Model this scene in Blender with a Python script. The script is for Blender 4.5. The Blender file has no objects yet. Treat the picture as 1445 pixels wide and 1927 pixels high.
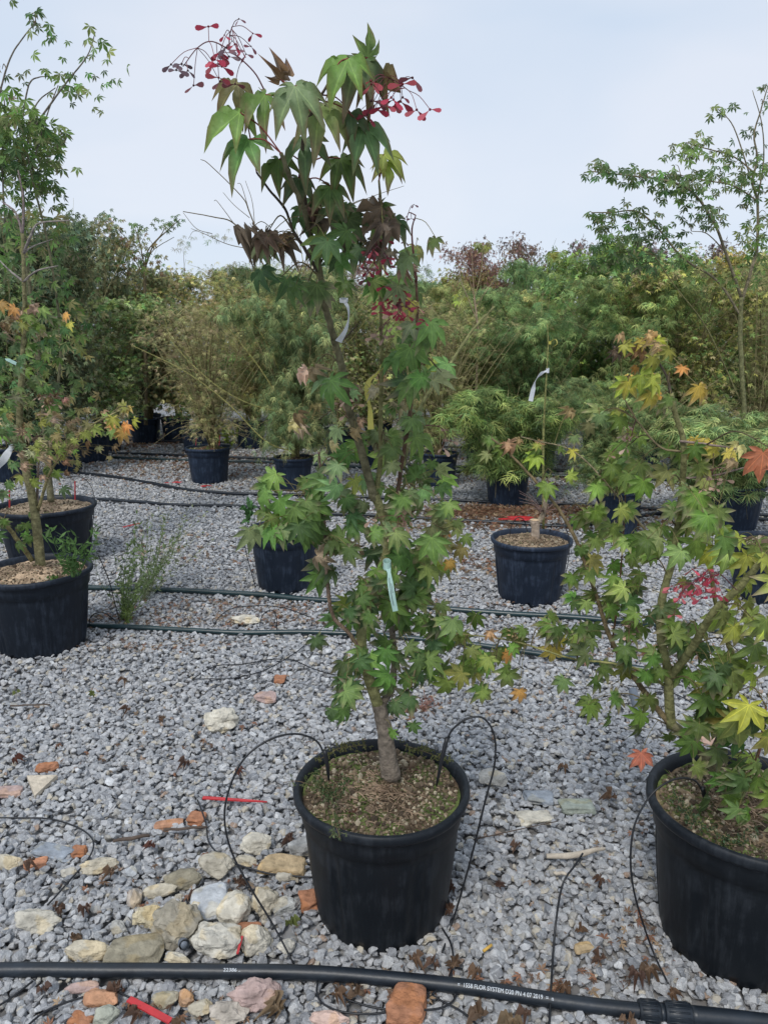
import bpy, math, random
import numpy as np
from mathutils import Vector, noise
R = math.radians
rs = np.random.RandomState(7); random.seed(7)
SC = bpy.context.scene; COL = SC.collection
# ------------------------------------------------------------------ camera, world, sun, exposure
F = 1420.0; PITCH = R(12.8); H = 1.65
cd = bpy.data.cameras.new('camera'); cam = bpy.data.objects.new('camera', cd); COL.objects.link(cam)
cam.location = (0, 0, H); cam.rotation_euler = (R(90) - PITCH, 0, 0)
cd.sensor_fit = 'VERTICAL'; cd.sensor_height = 36; cd.lens = F / 1927 * 36; cd.clip_start = .05; cd.clip_end = 800
SC.camera = cam
SUN_EL, SUN_AZ = R(52), R(200)
w = bpy.data.worlds.new('World'); SC.world = w; w.use_nodes = True
wn, wl = w.node_tree.nodes, w.node_tree.links; wn.clear()
o_ = wn.new('ShaderNodeOutputWorld'); bg1 = wn.new('ShaderNodeBackground'); bg2 = wn.new('ShaderNodeBackground'); mx = wn.new('ShaderNodeMixShader')
sky = wn.new('ShaderNodeTexSky'); sky.sky_type = 'NISHITA'; sky.sun_disc = False; sky.sun_elevation = SUN_EL; sky.sun_rotation = SUN_AZ
bg1.inputs['Strength'].default_value = .1
tc = wn.new('ShaderNodeTexCoord'); mp = wn.new('ShaderNodeMapping'); mp.inputs['Scale'].default_value = (1, 1, 2.6)
nz = wn.new('ShaderNodeTexNoise'); nz.inputs['Scale'].default_value = 1.7; nz.inputs['Detail'].default_value = 4; nz.inputs['Roughness'].default_value = .45; nz.inputs['Distortion'].default_value = .3
rp = wn.new('ShaderNodeValToRGB')
rp.color_ramp.elements[0].position = .38; rp.color_ramp.elements[0].color = (.49, .585, .71, 1)
rp.color_ramp.elements[1].position = .64; rp.color_ramp.elements[1].color = (.63, .67, .745, 1)
wl.new(tc.outputs['Generated'], mp.inputs['Vector']); wl.new(mp.outputs[0], nz.inputs['Vector']); wl.new(nz.outputs['Fac'], rp.inputs['Fac'])
wl.new(rp.outputs['Color'], bg2.inputs['Color']); bg2.inputs['Strength'].default_value = 1.0
wl.new(sky.outputs[0], bg1.inputs['Color']); mx.inputs[0].default_value = .88
wl.new(bg1.outputs[0], mx.inputs[1]); wl.new(bg2.outputs[0], mx.inputs[2]); wl.new(mx.outputs[0], o_.inputs['Surface'])
sd = bpy.data.lights.new('sun', 'SUN'); sd.energy = 1.5; sd.angle = R(14); sd.color = (1, .97, .92)
sun = bpy.data.objects.new('sun', sd); COL.objects.link(sun)
_sv = Vector((math.sin(SUN_AZ) * math.cos(SUN_EL), math.cos(SUN_AZ) * math.cos(SUN_EL), math.sin(SUN_EL)))
sun.rotation_euler = _sv.to_track_quat('Z', 'Y').to_euler(); sun.location = _sv * 20
SC.view_settings.view_transform = 'Standard'; SC.view_settings.look = 'None'; SC.view_settings.exposure = 0.38; SC.view_settings.gamma = 1
SC.render.engine = 'CYCLES'; SC.cycles.max_bounces = 6; SC.cycles.transparent_max_bounces = 4
# ------------------------------------------------------------------ helpers
CP, SP = math.cos(PITCH), math.sin(PITCH)
def ray(px, py):
    dx = (px - 722.5) / F; dy = (py - 963.5) / F
    return np.array([dx, CP - dy * SP, -SP - dy * CP])
def at(px, py, Y):
    d = ray(px, py); return np.array([0, 0, H]) + d * (Y / d[1])
def gr(px, py, z=0.0):
    d = ray(px, py); return np.array([0, 0, H]) + d * ((z - H) / d[2])
def lin(c):   # sRGB 0-255 -> linear
    return tuple((x / 255 / 12.92) if x / 255 <= .04045 else ((x / 255 + .055) / 1.055) ** 2.4 for x in c)
def tag(o, label=None, cat=None, group=None, kind=None):
    if label: o['label'] = label
    if cat: o['category'] = cat
    if group: o['group'] = group
    if kind: o['kind'] = kind
    return o
def empty(name, loc, label, cat, group=None):
    o = bpy.data.objects.new(name, None); COL.objects.link(o); o.location = loc; o.empty_display_size = .1
    return tag(o, label, cat, group)
class MB:
    def __init__(s): s.V = []; s.F = []; s.C = []; s.L = []; s.M = []; s.n = 0
    def add(s, V, Fc, C=(1, 1, 1), L=None, m=0):
        V = np.asarray(V, float).reshape(-1, 3); Fc = np.asarray(Fc, int).reshape(-1, 3); n = len(V)
        C = np.asarray(C, float)
        if C.ndim == 1: C = np.tile(C, (n, 1))
        s.V.append(V); s.F.append(Fc + s.n); s.C.append(C); s.L.append(np.zeros(n) if L is None else np.asarray(L, float)); s.M.append(np.full(len(Fc), m, int)); s.n += n
    def mesh(s, name, mats, off=(0, 0, 0), smooth=False):
        me = bpy.data.meshes.new(name)
        V = np.concatenate(s.V) - np.array(off); Fc = np.concatenate(s.F); n = len(Fc)
        me.vertices.add(len(V)); me.vertices.foreach_set('co', V.ravel())
        me.loops.add(n * 3); me.loops.foreach_set('vertex_index', Fc.ravel())
        me.polygons.add(n); me.polygons.foreach_set('loop_start', np.arange(0, n * 3, 3)); me.polygons.foreach_set('loop_total', np.full(n, 3))
        me.polygons.foreach_set('material_index', np.concatenate(s.M)); me.polygons.foreach_set('use_smooth', np.full(n, smooth))
        C = np.concatenate(s.C); a = me.color_attributes.new('Col', 'FLOAT_COLOR', 'POINT'); a.data.foreach_set('color', np.c_[C, np.ones(len(C))].ravel())
        a = me.attributes.new('lv', 'FLOAT', 'POINT'); a.data.foreach_set('value', np.concatenate(s.L))
        for m in (mats if isinstance(mats, (list, tuple)) else [mats]): me.materials.append(m)
        me.update(calc_edges=True); me.validate(); return me
    def build(s, name, mats, parent=None, origin=None, smooth=False):
        off = (0, 0, 0)
        if parent is not None:
            p = parent; off = np.zeros(3)
            while p is not None: off = off + np.array(p.location); p = p.parent
        elif origin is not None: off = origin
        o = bpy.data.objects.new(name, s.mesh(name, mats, off, smooth)); COL.objects.link(o)
        if parent is not None: o.parent = parent
        elif origin is not None: o.location = origin
        return o
def grid_faces(nr, nc, wrap=True, flip=False):
    f = []
    cc = nc if wrap else nc - 1
    for i in range(nr - 1):
        for j in range(cc):
            a = i * nc + j; b = i * nc + (j + 1) % nc; c = (i + 1) * nc + (j + 1) % nc; d = (i + 1) * nc + j
            f += [(a, b, c), (a, c, d)] if not flip else [(a, c, b), (a, d, c)]
    return f
_gf = {}
def gfc(nr, nc):
    if (nr, nc) not in _gf: _gf[(nr, nc)] = np.array(grid_faces(nr, nc))
    return _gf[(nr, nc)]
def spline(P, k=6):
    P = np.asarray(P, float)
    if len(P) < 3: return np.array([P[0] + (P[-1] - P[0]) * t for t in np.linspace(0, 1, k + 1)])
    Q = np.vstack([2 * P[0] - P[1], P, 2 * P[-1] - P[-2]]); out = []
    for i in range(1, len(Q) - 2):
        p0, p1, p2, p3 = Q[i - 1:i + 3]
        for t in np.arange(0, 1, 1 / k):
            out.append(.5 * ((2 * p1) + (-p0 + p2) * t + (2 * p0 - 5 * p1 + 4 * p2 - p3) * t * t + (-p0 + 3 * p1 - 3 * p2 + p3) * t ** 3))
    out.append(Q[-2]); return np.array(out)
def tube(mb, P, r, sides=8, C=(1, 1, 1), m=0, cap=True, wob=0.0):
    P = np.asarray(P, float); n = len(P); r = np.interp(np.linspace(0, 1, n), np.linspace(0, 1, len(np.atleast_1d(r))), np.atleast_1d(r))
    T = np.gradient(P, axis=0); T /= np.linalg.norm(T, axis=1)[:, None] + 1e-9
    up = np.array([0, 0, 1.]) if abs(T[0][2]) < .9 else np.array([1., 0, 0])
    A = np.cross(T, up); A /= np.linalg.norm(A, axis=1)[:, None] + 1e-9; B = np.cross(T, A)
    th = np.linspace(0, 2 * math.pi, sides, endpoint=False)
    rr = r[:, None] * (1 + wob * rs.randn(n, sides)) if wob else r[:, None] * np.ones((n, sides))
    V = P[:, None] + rr[..., None] * (np.cos(th)[None, :, None] * A[:, None] + np.sin(th)[None, :, None] * B[:, None])
    V = V.reshape(-1, 3); Fc = gfc(n, sides)
    if cap:
        V = np.vstack([V, P[0], P[-1]]); b = n * sides; ex = []
        for j in range(sides): ex += [(b, (j + 1) % sides, j), (b + 1, (n - 1) * sides + j, (n - 1) * sides + (j + 1) % sides)]
        Fc = np.vstack([Fc, ex])
    mb.add(V, Fc, C, m=m)
# ------------------------------------------------------------------ materials
MATS = {}
def mat(name, base=(.5, .5, .5), rough=.6, spec=.5, attr=False, noise_amt=0.0, nscale=8, bump=0.0, bscale=40, trans=0.0, vein=False, objcol=False, base2=None, dist=.01):
    m = bpy.data.materials.new(name); m.use_nodes = True; N, L = m.node_tree.nodes, m.node_tree.links
    p = N['Principled BSDF']; p.inputs['Roughness'].default_value = rough; p.inputs['Specular IOR Level'].default_value = spec
    tcn = N.new('ShaderNodeTexCoord')
    if attr:
        a = N.new('ShaderNodeAttribute'); a.attribute_name = 'Col'; src = a.outputs['Color']
    else:
        c = N.new('ShaderNodeRGB'); c.outputs[0].default_value = (*base, 1); src = c.outputs[0]
    def mulc(s, fac_out, dark, light, blend='MULTIPLY'):
        rr_ = N.new('ShaderNodeValToRGB'); rr_.color_ramp.elements[0].position = .32; rr_.color_ramp.elements[1].position = .68
        rr_.color_ramp.elements[0].color = (*dark, 1); rr_.color_ramp.elements[1].color = (*light, 1); L.new(fac_out, rr_.inputs['Fac'])
        x = N.new('ShaderNodeMix'); x.data_type = 'RGBA'; x.blend_type = blend; x.inputs[0].default_value = 1
        L.new(s, x.inputs[6]); L.new(rr_.outputs[0], x.inputs[7]); return x.outputs[2]
    if noise_amt:
        n = N.new('ShaderNodeTexNoise'); n.inputs['Scale'].default_value = nscale; n.inputs['Detail'].default_value = 6; n.inputs['Roughness'].default_value = .65
        L.new(tcn.outputs['Object'], n.inputs['Vector'])
        if base2:
            rr_ = N.new('ShaderNodeValToRGB'); rr_.color_ramp.elements[0].position = .38; rr_.color_ramp.elements[1].position = .62; L.new(n.outputs['Fac'], rr_.inputs['Fac'])
            x = N.new('ShaderNodeMix'); x.data_type = 'RGBA'; L.new(rr_.outputs[0], x.inputs[0]); L.new(src, x.inputs[6]); x.inputs[7].default_value = (*base2, 1); src = x.outputs[2]
        else:
            src = mulc(src, n.outputs['Fac'], (1 - noise_amt,) * 3, (1 + noise_amt,) * 3)
    if vein:
        a = N.new('ShaderNodeAttribute'); a.attribute_name = 'lv'
        rr_ = N.new('ShaderNodeValToRGB'); rr_.color_ramp.elements[0].position = 0; rr_.color_ramp.elements[0].color = (1.7, 1.6, 1.5, 1); rr_.color_ramp.elements[1].position = .16; rr_.color_ramp.elements[1].color = (1, 1, 1, 1)
        L.new(a.outputs['Fac'], rr_.inputs['Fac']); x = N.new('ShaderNodeMix'); x.data_type = 'RGBA'; x.blend_type = 'MULTIPLY'; x.inputs[0].default_value = 1
        L.new(src, x.inputs[6]); L.new(rr_.outputs[0], x.inputs[7]); src = x.outputs[2]
    if objcol:
        oi = N.new('ShaderNodeObjectInfo'); x = N.new('ShaderNodeMix'); x.data_type = 'RGBA'; x.blend_type = 'MULTIPLY'; x.inputs[0].default_value = 1
        L.new(src, x.inputs[6]); L.new(oi.outputs['Color'], x.inputs[7]); src = x.outputs[2]
    L.new(src, p.inputs['Base Color'])
    if bump:
        n2 = N.new('ShaderNodeTexNoise'); n2.inputs['Scale'].default_value = bscale; n2.inputs['Detail'].default_value = 5; L.new(tcn.outputs['Object'], n2.inputs['Vector'])
        b = N.new('ShaderNodeBump'); b.inputs['Strength'].default_value = bump; b.inputs['Distance'].default_value = dist; L.new(n2.outputs['Fac'], b.inputs['Height']); L.new(b.outputs[0], p.inputs['Normal'])
    if trans:
        t = N.new('ShaderNodeBsdfTranslucent'); ms = N.new('ShaderNodeMixShader'); ms.inputs[0].default_value = trans
        L.new(src, t.inputs['Color']); L.new(p.outputs[0], ms.inputs[1]); L.new(t.outputs[0], ms.inputs[2]); L.new(ms.outputs[0], N['Material Output'].inputs['Surface'])
    MATS[name] = m; return m
M_leaf = mat('maple leaf', attr=True, rough=.5, spec=.35, noise_amt=.22, nscale=45, trans=.28, vein=True, bump=.25, bscale=60)
M_leafbg = mat('shrub leaf', attr=True, rough=.6, spec=.25, trans=.3, objcol=True)
M_bark = mat('bark', attr=True, rough=.85, spec=.2, noise_amt=.5, nscale=38, bump=.9, bscale=70)
M_soil = mat('potting soil', attr=True, rough=.95, spec=.1, noise_amt=.4, nscale=60, bump=.5, bscale=120)
M_gran = mat('granules', attr=True, rough=.85, spec=.2)
M_hose = mat('hose plastic', base=(.012, .017, .024), rough=.42, spec=.5, noise_amt=.4, nscale=12, bump=.08, bscale=60)
M_hoseg = mat('teal hose plastic', base=(.012, .032, .036), rough=.33, spec=.6, noise_amt=.3, nscale=6)
M_tube = mat('drip tube plastic', base=(.012, .013, .016), rough=.45, spec=.5)
M_red = mat('red plastic', base=(.5, .035, .04), rough=.4, spec=.5, noise_amt=.2, nscale=20)
M_white = mat('white tag plastic', base=(.72, .74, .76), rough=.5, noise_amt=.1, nscale=30, trans=.15)
M_yellow = mat('yellow tag plastic', base=(.52, .47, .1), rough=.5, noise_amt=.15, nscale=30, trans=.15)
M_mint = mat('mint tag plastic', base=(.4, .58, .52), rough=.5, noise_amt=.1, nscale=30, trans=.15)
M_ink = mat('dark ink', base=(.03, .05, .06), rough=.6)
M_wink = mat('white ink', base=(.62, .66, .7), rough=.6)
M_wood = mat('dry wood', base=(.48, .42, .34), rough=.8, noise_amt=.3, nscale=25, bump=.4, bscale=60)
M_twig = mat('dark twig', base=(.09, .065, .05), rough=.85, noise_amt=.3, nscale=25)
M_pipe = mat('grey pipe', base=(.13, .15, .18), rough=.5, noise_amt=.2, nscale=15)
M_butt = mat('cigarette filter', base=(.62, .38, .08), rough=.8)
M_berry = mat('red samara', attr=True, rough=.45, spec=.4, trans=.15)
M_granite = mat('rock', attr=True, rough=.9, spec=.15, noise_amt=.28, nscale=22, bump=.9, bscale=55, dist=.012)
def pot_mat():
    m = mat('pot plastic', base=(.016, .021, .030), rough=.42, spec=.3); N, L = m.node_tree.nodes, m.node_tree.links; p = N['Principled BSDF']
    t = N.new('ShaderNodeTexCoord'); mp_ = N.new('ShaderNodeMapping'); mp_.inputs['Scale'].default_value = (26, 26, 2.2)
    n = N.new('ShaderNodeTexNoise'); n.inputs['Scale'].default_value = 2.2; n.inputs['Detail'].default_value = 8; n.inputs['Roughness'].default_value = .7
    L.new(t.outputs['Object'], mp_.inputs[0]); L.new(mp_.outputs[0], n.inputs['Vector'])
    n3 = N.new('ShaderNodeTexNoise'); n3.inputs['Scale'].default_value = 9; n3.inputs['Detail'].default_value = 9; n3.inputs['Roughness'].default_value = .75; L.new(t.outputs['Object'], n3.inputs['Vector'])
    mu = N.new('ShaderNodeMath'); mu.operation = 'MULTIPLY'; L.new(n.outputs['Fac'], mu.inputs[0]); L.new(n3.outputs['Fac'], mu.inputs[1])
    r_ = N.new('ShaderNodeValToRGB'); r_.color_ramp.elements[0].position = .24; r_.color_ramp.elements[0].color = (0, 0, 0, 1); r_.color_ramp.elements[1].position = .42; r_.color_ramp.elements[1].color = (.6, .6, .6, 1)
    L.new(mu.outputs[0], r_.inputs['Fac'])
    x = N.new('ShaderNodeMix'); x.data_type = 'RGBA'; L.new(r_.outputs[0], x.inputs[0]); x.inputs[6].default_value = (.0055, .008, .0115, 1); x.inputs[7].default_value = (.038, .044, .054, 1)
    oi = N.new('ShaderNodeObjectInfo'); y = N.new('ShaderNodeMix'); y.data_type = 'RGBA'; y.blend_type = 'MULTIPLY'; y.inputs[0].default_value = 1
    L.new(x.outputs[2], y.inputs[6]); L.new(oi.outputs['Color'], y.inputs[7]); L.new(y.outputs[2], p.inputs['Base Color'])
    r2 = N.new('ShaderNodeMapRange'); r2.inputs['To Min'].default_value = .34; r2.inputs['To Max'].default_value = .68; L.new(n3.outputs['Fac'], r2.inputs['Value']); L.new(r2.outputs[0], p.inputs['Roughness'])
    b = N.new('ShaderNodeBump'); b.inputs['Strength'].default_value = .12; b.inputs['Distance'].default_value = .004; L.new(n.outputs['Fac'], b.inputs['Height']); L.new(b.outputs[0], p.inputs['Normal'])
    return m
M_pot = pot_mat()
def stone_mat():
    m = bpy.data.materials.new('crushed stone'); m.use_nodes = True; N, L = m.node_tree.nodes, m.node_tree.links; p = N['Principled BSDF']
    p.inputs['Roughness'].default_value = .8; p.inputs['Specular IOR Level'].default_value = .25
    oi = N.new('ShaderNodeObjectInfo'); r_ = N.new('ShaderNodeValToRGB'); cr = r_.color_ramp; cr.interpolation = 'CONSTANT'
    cols = [(0, (.35, .36, .38)), (.13, (.43, .44, .455)), (.3, (.5, .505, .515)), (.5, (.4, .41, .43)), (.62, (.57, .57, .575)), (.75, (.3, .315, .34)), (.82, (.62, .63, .64)), (.88, (.46, .445, .41)), (.925, (.58, .53, .44)), (.965, (.72, .73, .74)), (.985, (.42, .31, .24))]
    while len(cr.elements) < len(cols): cr.elements.new(.5)
    for e, (po, c) in zip(cr.elements, cols): e.position = po
    for e, (po, c) in zip(cr.elements, cols): e.color = (*c, 1)
    L.new(oi.outputs['Random'], r_.inputs['Fac'])
    t = N.new('ShaderNodeTexCoord'); ad = N.new('ShaderNodeVectorMath'); ad.operation = 'ADD'
    cb = N.new('ShaderNodeCombineXYZ'); ml = N.new('ShaderNodeMath'); ml.operation = 'MULTIPLY'; ml.inputs[1].default_value = 57; L.new(oi.outputs['Random'], ml.inputs[0])
    L.new(ml.outputs[0], cb.inputs[0]); L.new(t.outputs['Object'], ad.inputs[0]); L.new(cb.outputs[0], ad.inputs[1])
    n = N.new('ShaderNodeTexNoise'); n.inputs['Scale'].default_value = 1.3; n.inputs['Detail'].default_value = 7; n.inputs['Roughness'].default_value = .7; L.new(ad.outputs[0], n.inputs['Vector'])
    r2 = N.new('ShaderNodeValToRGB'); r2.color_ramp.elements[0].position = .3; r2.color_ramp.elements[0].color = (.68, .68, .69, 1); r2.color_ramp.elements[1].position = .7; r2.color_ramp.elements[1].color = (1.3, 1.29, 1.27, 1); L.new(n.outputs['Fac'], r2.inputs['Fac'])
    wv = N.new('ShaderNodeTexWave'); wv.inputs['Scale'].default_value = .55; wv.inputs['Distortion'].default_value = 7; wv.inputs['Detail'].default_value = 3; L.new(ad.outputs[0], wv.inputs['Vector'])
    r3 = N.new('ShaderNodeValToRGB'); r3.color_ramp.elements[0].position = .93; r3.color_ramp.elements[0].color = (0, 0, 0, 1); r3.color_ramp.elements[1].position = .99; r3.color_ramp.elements[1].color = (.55, .55, .55, 1); L.new(wv.outputs['Fac'], r3.inputs['Fac'])
    x = N.new('ShaderNodeMix'); x.data_type = 'RGBA'; x.blend_type = 'MULTIPLY'; x.inputs[0].default_value = 1; L.new(r_.outputs[0], x.inputs[6]); L.new(r2.outputs[0], x.inputs[7])
    y = N.new('ShaderNodeMix'); y.data_type = 'RGBA'; L.new(r3.outputs[0], y.inputs[0]); L.new(x.outputs[2], y.inputs[6]); y.inputs[7].default_value = (.62, .63, .64, 1); L.new(y.outputs[2], p.inputs['Base Color'])
    b = N.new('ShaderNodeBump'); b.inputs['Strength'].default_value = .5; b.inputs['Distance'].default_value = .2; L.new(n.outputs['Fac'], b.inputs['Height']); L.new(b.outputs[0], p.inputs['Normal'])
    return m
M_stone = stone_mat()
def ground_mat():
    m = bpy.data.materials.new('ground gravel bed'); m.use_nodes = True; N, L = m.node_tree.nodes, m.node_tree.links; p = N['Principled BSDF']; p.inputs['Roughness'].default_value = .95
    t = N.new('ShaderNodeTexCoord'); v = N.new('ShaderNodeTexVoronoi'); v.inputs['Scale'].default_value = 28; L.new(t.outputs['Object'], v.inputs['Vector'])
    r_ = N.new('ShaderNodeValToRGB'); r_.color_ramp.elements[0].color = (.17, .17, .175, 1); r_.color_ramp.elements[1].color = (.42, .42, .42, 1)
    s = N.new('ShaderNodeSeparateColor'); L.new(v.outputs['Color'], s.inputs[0]); L.new(s.outputs[0], r_.inputs['Fac'])
    n = N.new('ShaderNodeTexNoise'); n.inputs['Scale'].default_value = .6; n.inputs['Detail'].default_value = 6; L.new(t.outputs['Object'], n.inputs['Vector'])
    r2 = N.new('ShaderNodeValToRGB'); r2.color_ramp.elements[0].position = .5; r2.color_ramp.elements[1].position = .7; L.new(n.outputs['Fac'], r2.inputs['Fac'])
    x = N.new('ShaderNodeMix'); x.data_type = 'RGBA'; L.new(r2.outputs[0], x.inputs[0]); L.new(r_.outputs[0], x.inputs[6]); x.inputs[7].default_value = (.2, .17, .14, 1); L.new(x.outputs[2], p.inputs['Base Color'])
    b = N.new('ShaderNodeBump'); b.inputs['Strength'].default_value = .8; b.inputs['Distance'].default_value = .015; L.new(v.outputs['Distance'], b.inputs['Height']); L.new(b.outputs[0], p.inputs['Normal'])
    return m
# ------------------------------------------------------------------ ground and gravel
g = MB(); g.add([(-150, -20, 0), (150, -20, 0), (150, 400, 0), (-150, 400, 0)], [(0, 1, 2), (0, 2, 3)])
go = g.build('ground', ground_mat(), origin=(0, 0, 0)); go.location = (0, 0, -.012); tag(go, kind='structure')
def ico(sub):
    ph = (1 + 5 ** .5) / 2
    V = [(-1, ph, 0), (1, ph, 0), (-1, -ph, 0), (1, -ph, 0), (0, -1, ph), (0, 1, ph), (0, -1, -ph), (0, 1, -ph), (ph, 0, -1), (ph, 0, 1), (-ph, 0, -1), (-ph, 0, 1)]
    V = [np.array(v) / np.linalg.norm(v) for v in V]
    Fc = [(0, 11, 5), (0, 5, 1), (0, 1, 7), (0, 7, 10), (0, 10, 11), (1, 5, 9), (5, 11, 4), (11, 10, 2), (10, 7, 6), (7, 1, 8), (3, 9, 4), (3, 4, 2), (3, 2, 6), (3, 6, 8), (3, 8, 9), (4, 9, 5), (2, 4, 11), (6, 2, 10), (8, 6, 7), (9, 8, 1)]
    for _ in range(sub):
        c = {}; nf = []
        def mid(a, b):
            k = (min(a, b), max(a, b))
            if k not in c: v = V[a] + V[b]; V.append(v / np.linalg.norm(v)); c[k] = len(V) - 1
            return c[k]
        for a, b, d in Fc:
            e, f_, g_ = mid(a, b), mid(b, d), mid(d, a); nf += [(a, e, g_), (b, f_, e), (d, g_, f_), (e, f_, g_)]
        Fc = nf
    return np.array(V), np.array(Fc)
ICO = {k: ico(k) for k in range(4)}
def cut_stone(sub, seed, planes=9, dmin=.5, dmax=.85, rough=0.0, asp=(1, .8, .6)):
    r_ = np.random.RandomState(seed); V, Fc = ICO[sub]; Nn = r_.randn(planes, 3); Nn /= np.linalg.norm(Nn, axis=1)[:, None]; D = r_.uniform(dmin, dmax, planes)
    dots = V @ Nn.T; k = np.ones(len(V))
    for j in range(planes):
        c = dots[:, j] > 1e-3; k[c] = np.minimum(k[c], D[j] / dots[c, j])
    k = np.minimum(k, 1.0); P = V * k[:, None]
    if rough:
        P = P * np.array([1 + rough * noise.noise(Vector(v * 2.3) + Vector((seed, 0, 0))) + rough * .5 * noise.noise(Vector(v * 6) + Vector((seed, 3, 0))) for v in V])[:, None]
    P = P * np.array(asp); return P / (np.abs(P[:, 0]).max() * 2), Fc
src = bpy.data.collections.new('gravel stones')
for i in range(16):
    a = rs.uniform(.62, .95); b = rs.uniform(.42, .7)
    V, Fc = cut_stone(2 if i < 16 else 1, 100 + i, planes=rs.randint(7, 13), dmin=.42, dmax=.8, asp=(1, a, b))
    mb = MB(); mb.add(V, Fc); me = mb.mesh('gravel_stone', M_stone); ob = bpy.data.objects.new('gravel_stone', me); src.objects.link(ob)
POTS_XY = []
def gravel():
    P = []
    for y0, y1, dens, s0, s1 in ((1.0, 3.2, 4500, .017, .043), (3.2, 5.5, 3000, .019, .042), (5.5, 9.5, 1700, .022, .046), (9.5, 17, 560, .03, .055)):
        ym = (y0 + y1) / 2; x1 = .62 * y1 + 1.0; n = int(dens * (y1 - y0) * 2 * x1)
        X = rs.uniform(-x1, x1, n); Y = rs.uniform(y0, y1, n); k = np.abs(X) < .62 * Y + .9; X, Y = X[k], Y[k]
        s = s0 + (s1 - s0) * rs.beta(1.6, 2.6, len(X)); Z = rs.uniform(-.004, .02, len(X)) ** 1 + np.array([.012 * noise.noise(Vector((x * 1.7, y * 1.7, 0))) for x, y in zip(X, Y)])
        P.append(np.c_[X, Y, Z, s])
    P = np.concatenate(P); n = len(P)
    me = bpy.data.meshes.new('gravel'); me.vertices.add(n); me.vertices.foreach_set('co', P[:, :3].copy().ravel())
    a = me.attributes.new('sc', 'FLOAT', 'POINT'); a.data.foreach_set('value', P[:, 3].copy())
    a = me.attributes.new('rt', 'FLOAT_VECTOR', 'POINT'); a.data.foreach_set('vector', np.c_[rs.normal(0, .38, n), rs.normal(0, .38, n), rs.uniform(0, 6.28, n)].ravel())
    a = me.attributes.new('ix', 'INT', 'POINT'); a.data.foreach_set('value', rs.randint(0, 16, n).astype(np.int32))
    o = bpy.data.objects.new('gravel', me); COL.objects.link(o); tag(o, 'loose grey crushed stone gravel covering the nursery ground', 'gravel', kind='stuff')
    ng = bpy.data.node_groups.new('scatter gravel', 'GeometryNodeTree'); ng.interface.new_socket('Geometry', in_out='INPUT', socket_type='NodeSocketGeometry'); ng.interface.new_socket('Geometry', in_out='OUTPUT', socket_type='NodeSocketGeometry')
    N, L = ng.nodes, ng.links; gi = N.new('NodeGroupInput'); gout = N.new('NodeGroupOutput'); ip = N.new('GeometryNodeInstanceOnPoints'); ci = N.new('GeometryNodeCollectionInfo')
    ci.inputs['Collection'].default_value = src; ci.inputs['Separate Children'].default_value = True; ci.inputs['Reset Children'].default_value = True
    def na(nm, t):
        q = N.new('GeometryNodeInputNamedAttribute'); q.data_type = t; q.inputs['Name'].default_value = nm; return q.outputs['Attribute']
    L.new(gi.outputs[0], ip.inputs['Points']); L.new(ci.outputs[0], ip.inputs['Instance']); ip.inputs['Pick Instance'].default_value = True
    L.new(na('ix', 'INT'), ip.inputs['Instance Index']); L.new(na('rt', 'FLOAT_VECTOR'), ip.inputs['Rotation']); L.new(na('sc', 'FLOAT'), ip.inputs['Scale']); L.new(ip.outputs[0], gout.inputs[0])
    md = o.modifiers.new('scatter', 'NODES'); md.node_group = ng
gravel()
# ------------------------------------------------------------------ leaf templates
def maple_tmpl(seed, nl=7, droop=.35, fold=.10, curl=.12, wid=1.0, sinus=.38):
    r_ = np.random.RandomState(seed)
    if nl == 7: ang = [-118, -78, -39, 0, 39, 78, 118]; ln = [.42, .72, .93, 1.0, .93, .72, .42]
    else: ang = [-98, -48, 0, 48, 98]; ln = [.55, .85, 1.0, .85, .55]
    ang = [a + r_.uniform(-4, 4) for a in ang]; ln = [l * r_.uniform(.9, 1.08) for l in ln]
    V = [(0, 0, 0)]; LV = [0.]; LU = [0.]; Fc = []
    def add(x, y, z, v, u): V.append((x, y, z)); LV.append(v); LU.append(u); return len(V) - 1
    sin_ = []
    al = [ang[0] - 34] + [(ang[i] + ang[i + 1]) / 2 for i in range(len(ang) - 1)] + [ang[-1] + 34]
    for i, a in enumerate(al):
        rr_ = .12 if i in (0, len(al) - 1) else sinus * min(ln[i - 1], ln[i] if i < len(ln) else 9) ** .8 * r_.uniform(.9, 1.1)
        t = R(a); sin_.append(add(math.sin(t) * rr_, math.cos(t) * rr_, .03, 1., .35))
    for i, (a, l) in enumerate(zip(ang, ln)):
        t = R(a); d = np.array([math.sin(t), math.cos(t)]); q = np.array([d[1], -d[0]])
        cz = curl * r_.uniform(-1.2, .4); tw = r_.uniform(-.06, .06); bend = r_.uniform(-.06, .06)
        def pt(u, v, lift, lv):
            xy = d * l * u + q * (l * v + bend * u * u); return add(xy[0], xy[1], lift * fold * l * 2.2 + cz * u * u * l + tw * v * 6, lv, u)
        m1 = pt(.5, 0, -.25, 0); m2 = pt(.76, 0, -.15, 0); tip = pt(1.06, 0, 0, .4)
        for s, S in ((-1, sin_[i]), (1, sin_[i + 1])):
            w1 = .182 * wid * r_.uniform(.85, 1.15); p0 = pt(.46, s * w1 * .92, .7, 1); p1 = pt(.6, s * w1, .8, 1); p2 = pt(.8, s * .115 * wid * r_.uniform(.8, 1.15), .5, 1)
            for tri in ((0, S, m1), (S, p0, m1), (p0, p1, m1), (p1, m2, m1), (p1, p2, m2), (p2, tip, m2)):
                Fc.append(tri if s > 0 else tri[::-1])
    V = np.array(V); rr_ = np.hypot(V[:, 0], V[:, 1]); V[:, 2] -= droop * rr_ ** 2; sh = 1 - .18 * droop * rr_; V[:, 0] *= sh; V[:, 1] *= sh
    return V, np.array(Fc), np.array(LV), np.array(LU)
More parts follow.
